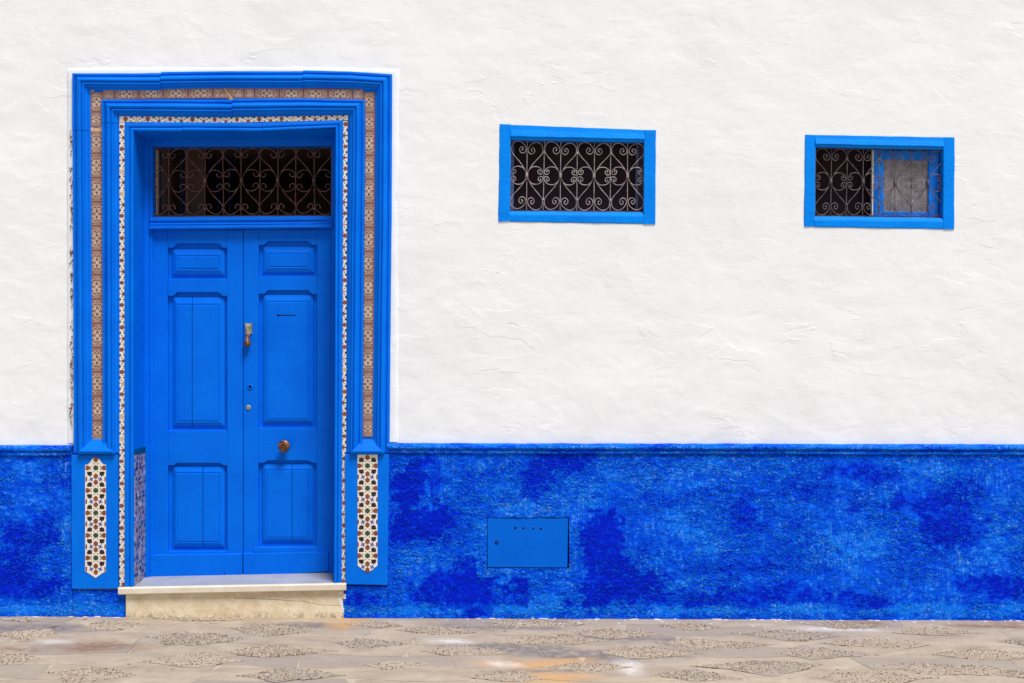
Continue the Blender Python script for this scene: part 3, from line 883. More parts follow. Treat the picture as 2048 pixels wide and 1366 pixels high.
# --- narrow mosaic bands
def disc(mb, cx, cy, rx, ry, y, mi, n=10, sharp=None, rot=0):
    pts = []
    for k in range(n):
        a = 2 * math.pi * k / n + rot
        r = 1.0
        if sharp == 'drop': r = 1 + .32 * max(0, math.cos(a - rot)) ** 6
        pts.append((cx + rx * r * math.cos(a), cy + ry * r * math.sin(a)))
    P = pw(pts, y)
    mb.add([(x, y, z) for x, z in P] + [(x, y + .003, z) for x, z in P], [tuple(range(n))[::-1]] + [(i, (i + 1) % n, n + (i + 1) % n, n + i) for i in range(n)], mi)
def mosaic_band(O, I, phase, vertical=True, skip=None):
    A, B = pair(O, I, 12)
    base = loft(MB(), pw(A, -.02), pw(B, -.02), [(0, 0), (0, .018), (.03, .019), (.97, .019), (1, .018), (1, 0)], jit=.0004)
    band = base.build('mosaic_band', M['zwhite'], surround)
    mb = MB(); y = -.0206
    # walk along the centre line
    L = sum(math.dist(A[i], A[i + 1]) for i in range(len(A) - 1))
    def point(s, t):
        acc = 0
        for i in range(len(A) - 1):
            l = math.dist(A[i], A[i + 1])
            if acc + l >= s or i == len(A) - 2:
                k = min(1, (s - acc) / l)
                o = [A[i][j] + (A[i + 1][j] - A[i][j]) * k for j in (0, 1)]; q = [B[i][j] + (B[i + 1][j] - B[i][j]) * k for j in (0, 1)]
                return (o[0] + (q[0] - o[0]) * t, o[1] + (q[1] - o[1]) * t)
            acc += l
    s = phase
    while s < L - 4:
        for ds, t, r, mi in ((0, .42, 4.1, 0), (11.5, .12, 2.5, 1), (11.0, .86, 1.5, 2), (22.5, .76, 3.6, 0), (16.5, .45, 1.5, 3), (28.5, .45, 1.5, 3), (33.5, .12, 2.5, 1), (33.8, .86, 1.5, 2), (7, .72, 1.3, 3), (38, .72, 1.3, 3), (22.5, .12, 1.4, 2)):
            if s + ds >= L - 2: continue
            c = point(s + ds, t + random.uniform(-.04, .04))
            rr = r * random.uniform(.9, 1.1)
            if mi == 0: disc(mb, c[0], c[1], rr, rr, y, random.choice((0, 0, 0, 0, 0, 0, 0, 0, 4)), 10, 'drop', 0 if vertical else math.pi / 2)
            elif mi == 1: disc(mb, c[0], c[1], rr * (.8 if vertical else 1.3), rr * (1.3 if vertical else .8), y, 1, 4)
            elif mi == 2: disc(mb, c[0], c[1], rr, rr, y, 2, 5)
            else: disc(mb, c[0], c[1], rr * 1.0, rr * 1.0, y, 3, 4)
        s += 44.6
    mb.build('tesserae', [M['zbrown'], M['zblack'], M['zgreen'], M['zblue'], M['filler']], band, kind='stuff')
mosaic_band([(238.5, 245), (239, 600), (238.5, 1172)], [(249.5, 245), (249, 600), (249, 1173)], 8)
mosaic_band([(239, 232.5), (450, 235), (696, 230.5)], [(239, 243.8), (450, 245.3), (696, 240)], 12, False)
mosaic_band([(695, 242), (693, 500), (691, 1167)], [(685.5, 242), (684, 500), (682.5, 1166)], 6)

# remains of an older mosaic band under the whitewash, left of the surround
mb = MB()
for py in np.arange(262, 884, 3.4):
    if noise.noise((py * .02, 3, 1)) < -.22: continue
    for _ in range(2):
        if random.random() < .45: continue
        r = random.uniform(.5, 1.5)
        px_ = random.uniform(139, 146)
        P = pw([(px_ + r * random.uniform(.6, 1.3) * math.cos(a), py + r * random.uniform(.7, 1.6) * math.sin(a)) for a in np.arange(0, 6.2, 1.05)], -.014)
        mb.add([(x, -.0152, z) for x, z in P] + [(x, -.011, z) for x, z in P], [tuple(range(6))[::-1]] + [(i, (i + 1) % 6, 6 + (i + 1) % 6, 6 + i) for i in range(6)], random.choice((0, 1, 1, 2, 3)))
for py in np.arange(283, 880, 44.6):
    if noise.noise((py * .02, 3, 1)) < -.1: continue
    disc(mb, 142.5, py + random.uniform(-2, 2), 2.6 * random.uniform(.7, 1.1), 3.4 * random.uniform(.6, 1.05), -.0155, 0, 9)
mb.build('limewashed_tesserae', [M['zbrown'], M['zblack'], M['zgreen'], M['filler']], house, kind='stuff')

# --- tall mosaic panels in the plinths
def star(cx, cy, r, n, inner, rot=0):
    return [(cx + (r if k % 2 == 0 else r * inner) * math.cos(math.pi * k / n + rot), cy + (r if k % 2 == 0 else r * inner) * math.sin(math.pi * k / n + rot)) for k in range(2 * n)]
def inside(p, poly):
    c = False; n = len(poly)
    for i in range(n):
        a, b = poly[i], poly[i - 1]
        if (a[1] > p[1]) != (b[1] > p[1]) and p[0] < (b[0] - a[0]) * (p[1] - a[1]) / (b[1] - a[1]) + a[0]: c = not c
    return c
def panel_mosaic(cx, first, n_star, outline, x0, x1, label):
    mb = MB(); prism(mb, pw(outline, -.034), -.0375, -.03, .001)
    panel = mb.build('mosaic_panel', M['zwhite'], house, label=label)
    P_ = 45.0
    pieces = []
    for i in range(-1, n_star + 1):
        cy = first + i * P_
        pieces.append((star(cx, cy, 5.5, 8, .72), 'zgreen'))
        for s in (-1, 1):
            pieces.append(([(cx + s * 16.5 + a * s, cy + b) for a, b in ((-6.2, 0), (-2.4, -3.6), (.6, -4.6), (3.2, -3.4), (4.4, 0), (3.2, 3.4), (.6, 4.6), (-2.4, 3.6))], 'zbrown'))
            pieces.append(([(cx + a, cy + s * 16.5 + b * s) for b, a in ((-5.4, 0), (-2.4, -3.6), (.4, -4.3), (3.4, -2.6), (5.2, 0), (3.4, 2.6), (.4, 4.3), (-2.4, 3.6))], 'zbrown'))
            for s2 in (-1, 1):
                pts = [(-4.6, -3.6), (-1.6, -3.9), (1.2, -3.9), (3.8, -3.6), (3.9, .6), (4.2, 2.8), (1.6, 3.0), (.4, 5.2), (-1.4, 3.2), (-4.4, 2.9), (-3.8, .6), (-5.4, -1)]
                pieces.append(([(cx + s2 * (12 - a), cy + s * (11.8 + b)) for a, b in pts], 'zblack'))
            pieces.append((star(cx + s * 9.0, cy + 22.5, 5.4, 4, .42, math.pi / 4 * .55 * s), 'zblue'))
            pieces.append(([(cx + s * a, cy + 22.5 + b) for a, b in ((17.4, -3.2), (18.8, -4.4), (20.7, -3.8), (20.7, 3.8), (18.8, 4.4), (17.4, 3.2))], 'zbrown'))
            for s2 in (-1, 1):
                for ax, ay in ((4, 8), (9.2, 2.9)):
                    c_ = (cx + s * ax, cy + s2 * ay)
                    pieces.append(([(c_[0] - 1.3, c_[1] - 1.1), (c_[0] + 1.3, c_[1] - 1.1), (c_[0] + .2 * s, c_[1] + 1.4)], 'zgreen'))
    inner_o = outline
    for pts, mname in pieces:
        c = (sum(p[0] for p in pts) / len(pts), sum(p[1] for p in pts) / len(pts))
        if not inside(c, inner_o): continue
        pts = [(min(x1 - .6, max(x0 + .6, a)), b) for a, b in pts]
        if sum(inside(p, [(cx + (a - cx) * 1.03, b) for a, b in outline]) for p in pts) < len(pts) * .75: continue
        pts = [(c[0] + (a - c[0]) * 1.13, c[1] + (b - c[1]) * 1.13) for a, b in pts]
        pts = [(min(x1 - .5, max(x0 + .5, a)), b) for a, b in pts]
        y = -.0382
        Pz = pw(pts, y); n = len(Pz)
        m2 = MB()
        m2.add([(x, y, z) for x, z in Pz] + [(x, y + .004, z) for x, z in Pz], [tuple(range(n))] + [(i, (i + 1) % n, n + (i + 1) % n, n + i) for i in range(n)])
        m2.build('tessera', M[mname], panel)
panel_mosaic(191.5, 935.8, 5, [(170.5, 1143), (173, 1144), (178, 1147), (191.5, 1156), (204, 1147), (209, 1144), (212, 1143), (212, 930), (207, 929), (203, 925), (199, 918), (192, 914), (185, 917), (180, 925), (176, 929), (170.5, 930)], 170.5, 212, 'tall star mosaic panel with arched top, left of the door')
panel_mosaic(735, 931.5, 5, [(715.5, 1131), (720, 1135), (726, 1140), (735.5, 1144), (745, 1140), (750, 1135), (755, 1131), (755, 909), (715, 909)], 714.6, 755.4, 'tall star mosaic panel with square top, right of the door')

# --- reveals and soffit of the doorway
XL = at(267, 0, -.03)[0]; XR = at(668, 0, -.03)[0]
def zat(py, y=0): return at(0, py, y)[2]
ZT = zat(262, -.03)
mb = MB()
nz = 30
v = []; f = []
zs = np.linspace(zat(1180), ZT, nz)
for z in zs:
    for y in (-.028, .1, .30): v.append((XL + .0015 * noise.noise((z * 4, y * 9, 3)), y, z))
for i in range(nz - 1):
    for k in range(2): f.append((i * 3 + k, i * 3 + k + 1, (i + 1) * 3 + k + 1, (i + 1) * 3 + k))
mb.add(v, f)
mb.add([(XR, -.028, zat(1180)), (XR, .30, zat(1180)), (XR + .012, .30, ZT), (XR + .012, -.028, ZT)], [(3, 2, 1, 0)])
mb.add([(XL, -.028, ZT), (XR + .012, -.028, ZT + .012), (XR + .012, .30, ZT - .02), (XL, .30, ZT - .03)], [(0, 1, 2, 3)])
mb.build('door_reveal', M['surround'], house)
# patterned tiles on the left reveal
z0, z1 = zat(1172, 0), zat(909, 0)
nt = 9; hgt = (z1 - z0) / nt
for i in range(nt):
    a, b = z0 + i * hgt + .0015, z0 + (i + 1) * hgt - .0015
    for (ya, yb) in ((-.012, .10), (.103, .205)):
        mb = MB(); mb.add([(XL + .006, ya, a), (XL + .006, yb, a), (XL + .006, yb, b), (XL + .006, ya, b), (XL - .004, ya, a), (XL - .004, yb, a), (XL - .004, yb, b), (XL - .004, ya, b)],
               [(0, 1, 2, 3), (0, 4, 5, 1), (2, 6, 7, 3), (0, 3, 7, 4), (1, 5, 6, 2)])
        o_ = random.random() * 0
        mb.build('reveal_tile', M['minitile'], house, uv=[(p[1] * 30, (p[2] - z0) * 30) for p in mb.v])
mb = MB(); mb.add([(XL + .008, -.012, z1), (XL + .008, .205, z1), (XL + .008, .205, z1 + .034), (XL + .008, -.012, z1 + .034), (XL - .004, -.012, z1), (XL - .004, .205, z1), (XL - .004, .205, z1 + .034), (XL - .004, -.012, z1 + .034)],
               [(0, 1, 2, 3), (0, 4, 5, 1), (2, 6, 7, 3), (0, 3, 7, 4), (1, 5, 6, 2)])
mb.build('border_tile', M['teal'], house)

# --- wooden door frame
YF = .205
mb = MB()
prism(mb, pw([(280, 1160), (297, 1158), (297, 280), (280, 280)], YF), YF, .34, .005)
frame = mb.build('door_frame', M['door'], house, label='blue wooden frame round the double door')
mb = MB(); prism(mb, pw([(296.5, 1157), (304, 1156), (303, 290), (296.5, 290)], YF), YF + .018, .34, .004); mb.build('jamb', M['door'], frame)
mb = MB(); prism(mb, pw([(658, 1150), (700, 1150), (700, 275), (663, 275)], YF), YF + .006, .34, .005); mb.build('jamb', M['door'], frame)
mb = MB(); prism(mb, pw([(280, 292.5), (690, 291), (690, 255), (280, 255)], YF), YF + .010, .34, .006); mb.build('head_rail', M['door_h'], frame)
A, B = pair([(300, 433.5), (664, 431)], [(300, 459.5), (664, 456.5)], 10)
loft(MB(), pw(A, YF), pw(B, YF), [(0, -.30), (0, -.225), (.05, -.205), (.3, -.200), (.42, -.207), (.47, -.212), (.50, -.200), (.62, -.196), (.66, -.204), (.70, -.194), (.9, -.190), (1, -.196), (1, -.30)], jit=.0008).build('transom_rail', M['door_h'], frame)
# small bolt plate on the left jamb
mb = MB(); prism(mb, pw(rect(281.5, 569, 288.5, 575), YF), YF - .004, YF + .01, .002); mb.build('bolt_plate', M['door'], frame)
mb = MB(); tube(mb, [at(286, 512, YF - .006), at(286.3, 540, YF - .008), at(286, 570, YF - .004)], .005); mb.build('bolt_rod', M['door'], frame)

# --- door leaves
YD = .240     # face of stiles and rails
def leaf(name_label, L):
    # stile outlines, rails, panels; all from pixel positions on the leaf plane
    mb = MB(); prism(mb, pw(L['board'], YD), YD + .030, YD + .06, .001)
    base = mb.build('door_leaf', M['door'], house, label=name_label)
    for s in L['stiles']:
        m2 = MB(); prism(m2, pw(s, YD), YD, YD + .04, .0025); m2.build('stile', M['door'], base)
    for r in L['rails']:
        m2 = MB(); prism(m2, pw(r, YD), YD + .0012, YD + .04, .0025); m2.build('rail', M['door_h'], base)
    for p in L['panels']:
        x0, y0, x1, y1 = p['o']; a0, b0, a1, b1 = p['f']; c0, d0, c1, d1 = p['i']
        def R(x0, y0, x1, y1, d):
            return [(q[0], d, q[1]) for q in pw(rect(x0, y0, x1, y1), YD)]
        m2 = MB()
        yb = YD + .0295
        rs = [R(a0 - 1, b0 - 1, a1 + 1, b1 + 1, yb + .004), R(a0 - 1, b0 - 1, a1 + 1, b1 + 1, yb - .009), R(a0, b0, a1, b1, yb - .0115),
              R(a0 + (c0 - a0) * .75, b0 + (d0 - b0) * .8, a1 + (c1 - a1) * .75, b1 + (d1 - b1) * .75, yb - .0225), 
              R(c0, d0, c1, d1, yb - .0195), R(c0 + 1.2, d0 + 1.2, c1 - 1.2, d1 - 1.2, yb - .0245)]
        if p.get('crack'):
            # panel board split by a crack: two halves
            cx = p['crack']
            def clip(rs_, lo, hi):
                out = []
                lo = at(lo, 0, YD)[0] if lo else -99; hi = at(hi, 0, YD)[0] if hi else 99
                for r in rs_: out.append([(min(hi, max(lo, q[0])), q[1], q[2]) for q in r])
                return out
            for lo, hi in ((None, cx - .6), (cx + .6, None)):
                m3 = MB(); rings(m3, clip(rs, lo, hi)); m3.build('panel', M['door'], base)
        else:
            rings(m2, rs); m2.build('panel', M['door'], base)
        # bevelled moulding strip round the recess
    k = L['kick']
    m2 = MB(); prism(m2, pw(k, YD), YD - .014, YD + .03, .004); m2.build('kick_board', M['door_h'], base)
    return base
def arch_rail(x0, x1, top, low, mid, a, b):
    """rail whose lower edge steps up between a and b"""
    return [(x0, low), (a - 3, low), (a + 5, mid), (b - 5, mid), (b + 3, low), (x1, low), (x1, top), (x0, top)]
LL = dict(board=[(303, 1152), (485.4, 1151), (485.4, 461), (303, 461)],
    stiles=[[(303, 1153), (336, 1153), (335, 460), (303, 460)], [(454.5, 1153), (485.4, 1152), (485.8, 460), (454, 460)]],
    rails=[arch_rail(335.4, 454, 460, 495.5, 487, 349, 442), arch_rail(335.6, 454, 558, 592, 584.5, 349, 442), arch_rail(335.8, 454.2, 861, 931, 926, 350, 444), [(336, 1152), (454.4, 1152), (454.4, 1102), (336, 1102)]],
    panels=[dict(o=(336, 488, 454, 558), f=(344, 499, 447, 549), i=(355, 512, 437, 537)),
            dict(o=(336, 585, 454, 861), f=(346, 595, 447, 852), i=(355, 610, 437, 842), crack=384),
            dict(o=(336, 927, 454, 1102), f=(345, 934, 447, 1094), i=(354, 947, 438, 1084), crack=405.5)],
    kick=[(305, 1155), (485, 1152.5), (485, 1106.5), (305, 1109)])
leaf_l = leaf('left door leaf with three raised panels, two of them cracked', LL)
RL = dict(board=[(486.8, 1150), (660, 1143), (661, 459), (486.8, 460)],
    stiles=[[(486.8, 1151), (516.5, 1150), (517.5, 459), (487, 459.5)], [(633, 1144), (660, 1142), (662, 458), (634.5, 458.5)]],
    rails=[arch_rail(517.2, 634.5, 459, 490, 482.5, 531, 621), arch_rail(517, 634.2, 553, 588, 580.5, 531, 621), arch_rail(516.8, 633.8, 856, 926, 921, 531, 621), [(516.6, 1150), (633.2, 1146), (633.2, 1093), (516.6, 1094)]],
    panels=[dict(o=(517, 483, 634, 553), f=(526, 494, 627, 544), i=(536, 508, 617, 533)),
            dict(o=(517, 581, 634, 856), f=(526, 590, 625, 846), i=(535, 604, 616, 838)),
            dict(o=(517, 922, 633, 1093), f=(525, 929, 625, 1084), i=(534, 941, 615, 1075), crack=583.8)],
    kick=[(487, 1151.5), (560, 1149), (658, 1142.5), (658, 1103), (487, 1105.5)])
leaf_r = leaf('right door leaf with brass knocker, locks and knob', RL)
mb = MB(); prism(mb, pw(rect(507, 1094.5, 639, 1104), YD), YD - .006, YD + .02, .002); mb.build('drip_rail', M['door_h'], leaf_r)

# knocker: verdigris plate, neck, brass bulb
mb = MB()
prism(mb, pw([(491.5, 668), (504.5, 668), (505, 647), (490, 647)], YD), YD - .012, YD + .004, .003, 0)
c = at(496.5, 676, YD)
prism(mb, pw([(494, 673), (500, 673), (501, 650), (493, 650)], YD), YD - .020, YD - .008, .004, 0)
def zz(py): return at(0, py, YD - .03)[2]
lathe_z(mb, c[0], YD - .030, [(.004, zz(666)), (.010, zz(668)), (.012, zz(669.5)), (.009, zz(671)), (.008, zz(674)), (.015, zz(679)), (.0225, zz(684)), (.0255, zz(687)), (.0225, zz(690)), (.012, zz(692.5)), (.003, zz(693.2))], 20, 1)
tube(mb, [(c[0], YD, zz(686)), (c[0], YD - .03, zz(686))], .008, 8, 1, 1)
mb.build('knocker', [M['verdigris'], M['brass']], leaf_r, smooth=False)
# upper lock: painted escutcheon with a dark keyhole
c = at(500.5, 774, YD)
mb = MB(); lathe_y(mb, c[0], c[2], [(.020, YD + .003), (.020, YD - .003), (.016, YD - .006), (.011, YD - .006), (.010, YD - .004)], 22, 0)
mb.build('escutcheon', M['door'], leaf_r)
mb = MB(); lathe_y(mb, c[0], c[2] + .003, [(.0105, YD), (.0105, YD - .0068), (.008, YD - .0075), (.004, YD - .0070)], 18, 0)
mb.build('keyhole', M['black'], leaf_r)
# lower brass cylinder lock
c = at(497, 815, YD)
mb = MB(); lathe_y(mb, c[0], c[2], [(.017, YD + .003), (.017, YD - .003), (.0125, YD - .006), (.011, YD - .0095), (.003, YD - .0098)], 22, 0)
prism(mb, [(c[0] - .0012, c[2] - .002), (c[0] + .0012, c[2] - .002), (c[0] + .0012, c[2] + .008), (c[0] - .0012, c[2] + .008)], YD - .0104, YD - .008, .0002, 1)
mb.build('lock_cylinder', [M['verdigris'], M['black']], leaf_r)
# knob on the lock rail
c = at(570.5, 891, YD)
mb = MB(); lathe_y(mb, c[0], c[2], [(.026, YD + .004), (.030, YD - .004), (.030, YD - .010), (.022, YD - .016), (.016, YD - .024), (.022, YD - .032), (.037, YD - .040), (.041, YD - .048), (.039, YD - .055), (.031, YD - .060), (.024, YD - .060), (.0225, YD - .066), (.018, YD - .067), (.014, YD - .060), (.002, YD - .059)], 30, 0)
mb.build('knob', M['brass'], leaf_r, smooth=False)
# dark slit in the middle panel
mb = MB(); prism(mb, pw([(556, 631.6), (592, 631.4), (592, 629.6), (556, 629.8)], YD), YD + .0044, YD + .009, .0003)
cc = at(556, 630.6, YD); lathe_y(mb, cc[0], cc[2], [(.0085, YD + .007), (.0085, YD + .0044), (.002, YD + .0042)], 12, 0, 1.2, .8)
mb.build('slit', M['black'], leaf_r)
# nail heads and knots
for px, py, o_, yy in ((320, 877, leaf_l, 0), (320, 912, leaf_l, 0), (470, 880, leaf_l, 0), (466, 915, leaf_l, 0), (503, 870, leaf_r, 0), (503.5, 911, leaf_r, 0), (320, 1119, leaf_l, -.014), (370, 1119, leaf_l, -.014), (425, 1119, leaf_l, -.014), (366, 1145, leaf_l, -.014), (450, 1146, leaf_l, -.014), (545, 1117, leaf_r, -.014)):
    c = at(px, py, YD)
    mb = MB(); lathe_y(mb, c[0], c[2], [(.0045, YD + .002 + yy), (.0045, YD - .0012 + yy), (.002, YD - .002 + yy)], 8); mb.build('nail_head', M['black' if yy and random.random() < .6 else 'door'], o_)

# --- wrought-iron grilles
BIG = [(.02, .0), (.07, .07), (.2, .19), (.42, .34), (.72, .5), (.90, .61), (.965, .71), (.93, .83), (.80, .915), (.55, .955), (.29, .905), (.11, .81), (.055, .72), (.12, .64), (.28, .605), (.42, .645), (.465, .715), (.40, .78), (.30, .785), (.235, .74), (.28, .695), (.335, .705)]
MID = [(.02, .0), (.09, .10), (.28, .205), (.52, .235), (.76, .205), (.92, .12), (.955, .055), (.89, .012), (.75, .015), (.665, .07), (.69, .125), (.78, .135), (.82, .095), (.775, .07)]
BIG_T = [(.02, .0), (.07, .07), (.2, .21), (.42, .38), (.72, .54), (.93, .66), (.975, .75), (.93, .85), (.78, .93), (.55, .945), (.28, .88), (.10, .79), (.06, .73), (.10, .675), (.2, .655), (.31, .69), (.35, .745), (.31, .79)]
MID_T = [(.03, .0), (.10, .12), (.30, .26), (.54, .295), (.76, .265), (.93, .185), (.955, .13), (.90, .085), (.79, .075), (.69, .105), (.655, .155), (.69, .185)]
def bil(Q, s, t, y):
    """normalised s,t (t downwards) inside a pixel quad"""
    x = (Q[0][0] * (1 - s) + Q[1][0] * s) * (1 - t) + (Q[3][0] * (1 - s) + Q[2][0] * s) * t
    z = (Q[0][1] * (1 - s) + Q[1][1] * s) * (1 - t) + (Q[3][1] * (1 - s) + Q[2][1] * s) * t
    return at(x, z, y)
def grille(Q, n, big, mid, parent, mat, y, r, collars, seed):
    rnd = random.Random(seed)
    # rectangular iron border
    fr = MB(); b = 2.3
    ring_o = [bil(Q, s, t, y) for s, t in ((0, 0), (1, 0), (1, 1), (0, 1))]
    wq = abs(Q[1][0] - Q[0][0]); hq = abs(Q[3][1] - Q[0][1])
    ring_i = [bil(Q, s, t, y) for s, t in ((b / wq, b / hq), (1 - b / wq, b / hq), (1 - b / wq, 1 - b / hq), (b / wq, 1 - b / hq))]
    d = .012
    rings(fr, [[(p[0], y + d, p[2]) for p in ring_o], [(p[0], y - d * .3, p[2]) for p in ring_o], [(p[0], y - d * .3, p[2]) for p in ring_i], [(p[0], y + d, p[2]) for p in ring_i]], cap=False)
    fr.build('grille_border', M['iron_frame'], parent)
    mids = []
    for k in range(1, n):
        j = rnd.uniform(-.004, .004); j2 = rnd.uniform(-.004, .004)
        m = MB(); tube(m, [bil(Q, k / n + j * (1 - t) + j2 * t, t, y + .006) for t in (.005, .3, .7, .995)], r * 1.05, 6)
        m.build('grille_bar', mat, parent)
    for k in range(1, n, 2):
        tm = .49 + rnd.uniform(-.012, .012)
        for sx in (-1, 1):
            for sy in (-1, 1):
                for shape in (big, mid):
                    jx, jy = rnd.uniform(.97, 1.02), rnd.uniform(.97, 1.01)
                    pts = []
                    for i, (a, c_) in enumerate(shape):
                        w = i / len(shape)
                        ax = a * jx + rnd.uniform(-.012, .012) * w; cy = c_ * jy
                        half = tm if sy < 0 else 1 - tm
                        pts.append((k / n + sx * ax / n, tm + sy * (cy * half * .985 + .012), 0))
                    P = catmull(pts, 4)
                    path = [bil(Q, min(.995, max(.005, p.x)), min(.99, max(.01, p.y)), y - .002) for p in P]
                    m = MB(); tube(m, path, lambda u: r * (1.0 if u < .8 else 1.0 + .25 * (u - .8) * 5), 6)
                    m.build('grille_scroll', mat, parent, smooth=True)
        # forged collar at the pinch
        m = MB(); hw_, hh_ = 2.6 / wq, 4.5 / hq
        prism(m, [(p[0], p[2]) for p in (bil(Q, k / n - hw_, tm + hh_, y), bil(Q, k / n + hw_, tm + hh_, y), bil(Q, k / n + hw_, tm - hh_, y), bil(Q, k / n - hw_, tm - hh_, y))], y - .013, y + .012, .004)
        m.build('grille_collar', mat, parent)
    if collars:
        for k in range(1, n):
            for t in ((.105, .9) if k % 2 else (.155, .42, .575, .84)):
                m = MB(); hw_, hh_ = 2.0 / wq, 1.8 / hq
                prism(m, [(p[0], p[2]) for p in (bil(Q, k / n - hw_, t + hh_, y), bil(Q, k / n + hw_, t + hh_, y), bil(Q, k / n + hw_, t - hh_, y), bil(Q, k / n - hw_, t - hh_, y))], y - .012, y + .012, .003)
                m.build('grille_collar', mat, parent)
    else:
        for k in range(2, n, 2):
            for t in (.17, .83):
                m = MB(); hw_, hh_ = 1.6 / wq, 2.6 / hq
                prism(m, [(p[0], p[2]) for p in (bil(Q, k / n - hw_, t + hh_, y), bil(Q, k / n + hw_, t + hh_, y), bil(Q, k / n + hw_, t - hh_, y), bil(Q, k / n - hw_, t - hh_, y))], y - .008, y + .010, .003)
                m.build('grille_collar', mat, parent)

def box5(x0, x1, y0, y1, z0, z1):
    """room open towards the street"""
    return [(x0, y0, z0), (x1, y0, z0), (x1, y1, z0), (x0, y1, z0), (x0, y0, z1), (x1, y0, z1), (x1, y1, z1), (x0, y1, z1)], [(0, 1, 2, 3), (1, 2, 6, 5), (2, 3, 7, 6), (3, 0, 4, 7), (4, 5, 6, 7)]

# fanlight over the door
TQ = [(301.4, 293.5), (664.2, 291.5), (664.2, 431.6), (301.4, 433.4)]
YG = .262
fan = MB()
rings(fan, [[bil(TQ, s, t, YG - .012) for s, t in ((-.01, -.03), (1.01, -.03), (1.01, 1.03), (-.01, 1.03))], [bil(TQ, s, t, YG - .012) for s, t in ((.004, .01), (.996, .01), (.996, .99), (.004, .99))],
            [bil(TQ, s, t, YG + .03) for s, t in ((.004, .01), (.996, .01), (.996, .99), (.004, .99))]], cap=False)
fanlight = fan.build('fanlight', M['iron_frame'], house, label='rusty scrollwork grille over the blue double door')
grille(TQ, 10, BIG_T, MID_T, fanlight, M['iron_t'], YG, .0029, True, 3)
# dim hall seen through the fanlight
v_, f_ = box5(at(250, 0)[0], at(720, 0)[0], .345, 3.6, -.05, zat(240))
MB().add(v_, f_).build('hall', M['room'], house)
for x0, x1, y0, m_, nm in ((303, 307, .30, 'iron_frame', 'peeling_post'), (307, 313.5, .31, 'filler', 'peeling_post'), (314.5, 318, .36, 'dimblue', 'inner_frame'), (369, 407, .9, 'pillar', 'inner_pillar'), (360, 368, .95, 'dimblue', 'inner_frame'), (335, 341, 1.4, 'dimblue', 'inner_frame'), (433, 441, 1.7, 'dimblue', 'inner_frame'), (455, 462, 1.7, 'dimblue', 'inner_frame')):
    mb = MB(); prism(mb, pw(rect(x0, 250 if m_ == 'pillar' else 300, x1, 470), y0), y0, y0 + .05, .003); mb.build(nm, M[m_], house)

# --- two barred windows
def window(QO, QI, seed, label, iron='iron_w'):
    # frame: two full-height stiles, two rails between
    def mid(a, b, t): return (a[0] + (b[0] - a[0]) * t, a[1] + (b[1] - a[1]) * t)
    prof = [(0, -.03), (0, .0025), (.04, .0050), (.12, .006), (.55, .0062), (.66, .0050), (.93, -.006), (1, -.014), (1, -.075)]
    prof_s = [(0, -.03), (0, .0025), (.04, .0055), (.12, .0068), (.90, .0068), (.97, .0058), (1, .0046), (1, -.075)]
    prof_t = [(0, -.03), (0, .0015), (.05, .003), (.30, .006), (.60, .014), (.76, .018), (.81, .014), (.85, .002), (1, -.004), (1, -.075)]
    o = QO; i = QI
    A, B = pair([o[3], o[0]], [(i[3][0] + .5, o[3][1] - .5), (i[0][0] + .5, o[0][1] + .5)], 5)
    left = loft(MB(), pw(A), pw(B), prof_s, jit=.0030, seed=seed)
    win = left.build('window', M['winframe'], house, label=label)
    A, B = pair([o[1], o[2]], [(i[1][0] - .5, o[1][1] - .2), (i[2][0] - .5, o[2][1] + .2)], 5)
    loft(MB(), pw(A), pw(B), prof_s, jit=.0022, seed=seed + 3).build('frame_stile', M['winframe'], win)
    def on(a, b, x): t = (x - a[0]) / (b[0] - a[0]); return (x, a[1] + (b[1] - a[1]) * t)
    xa, xb = i[0][0] + .5, i[1][0] - .5
    A, B = pair([on(o[0], o[1], xa), on(o[0], o[1], xb)], [(xa, i[0][1]), (xb, i[1][1])], 5)
    loft(MB(), pw(A), pw(B), prof_t, jit=.0020, seed=seed + 5).build('frame_rail', M['winframe'], win)
    xa, xb = i[3][0] + .5, i[2][0] - .5
    A, B = pair([on(o[3], o[2], xb), on(o[3], o[2], xa)], [(xb, i[2][1]), (xa, i[3][1])], 5)
    loft(MB(), pw(A), pw(B), prof, jit=.0020, seed=seed + 9).build('frame_rail', M['winframe'], win)
    Q = [(i[0][0] - .3, i[0][1] - .3), (i[1][0] + .3, i[1][1] - .3), (i[2][0] + .3, i[2][1] + .3), (i[3][0] - .3, i[3][1] + .3)]
    grille(Q, 8, BIG, MID, win, M[iron], .026, .0027, False, seed)
    # inner reveal
    rv = MB()
    E = lambda s: [bil(i, *q) for q in ()]
    rings(rv, [[bil(i, s, t, .05) for s, t in ((-.01, -.015), (1.01, -.015), (1.01, 1.015), (-.01, 1.015))], [bil(i, s, t, .22) for s, t in ((-.03, -.04), (1.03, -.04), (1.03, 1.04), (-.03, 1.04))]], cap=False)
    rv.build('window_reveal', M['iron_frame'], win)
    return win
w1 = window(WIN1_O, WIN1_I, 11, 'blue framed grille window nearer the door')
w2 = window(WIN2_O, WIN2_I, 23, 'blue framed grille window at the right with grey pane behind its bars', 'iron_shaded')
def inner(win, Q, s0, s1, t0, t1, y, mat, name, th=.03, bev=.004):
    P = [bil(Q, s0, t1, y), bil(Q, s1, t1, y), bil(Q, s1, t0, y), bil(Q, s0, t0, y)]
    mb = MB(); prism(mb, [(p[0], p[2]) for p in P], y, y + th, bev); mb.build(name, M[mat], win)
inner(w1, WIN1_I, -.05, 1.05, -.06, 1.06, .20, 'screen', 'fly_screen', .01, .001)
inner(w1, WIN1_I, -.02, .028, -.03, 1.03, .12, 'greyblue', 'inner_frame')
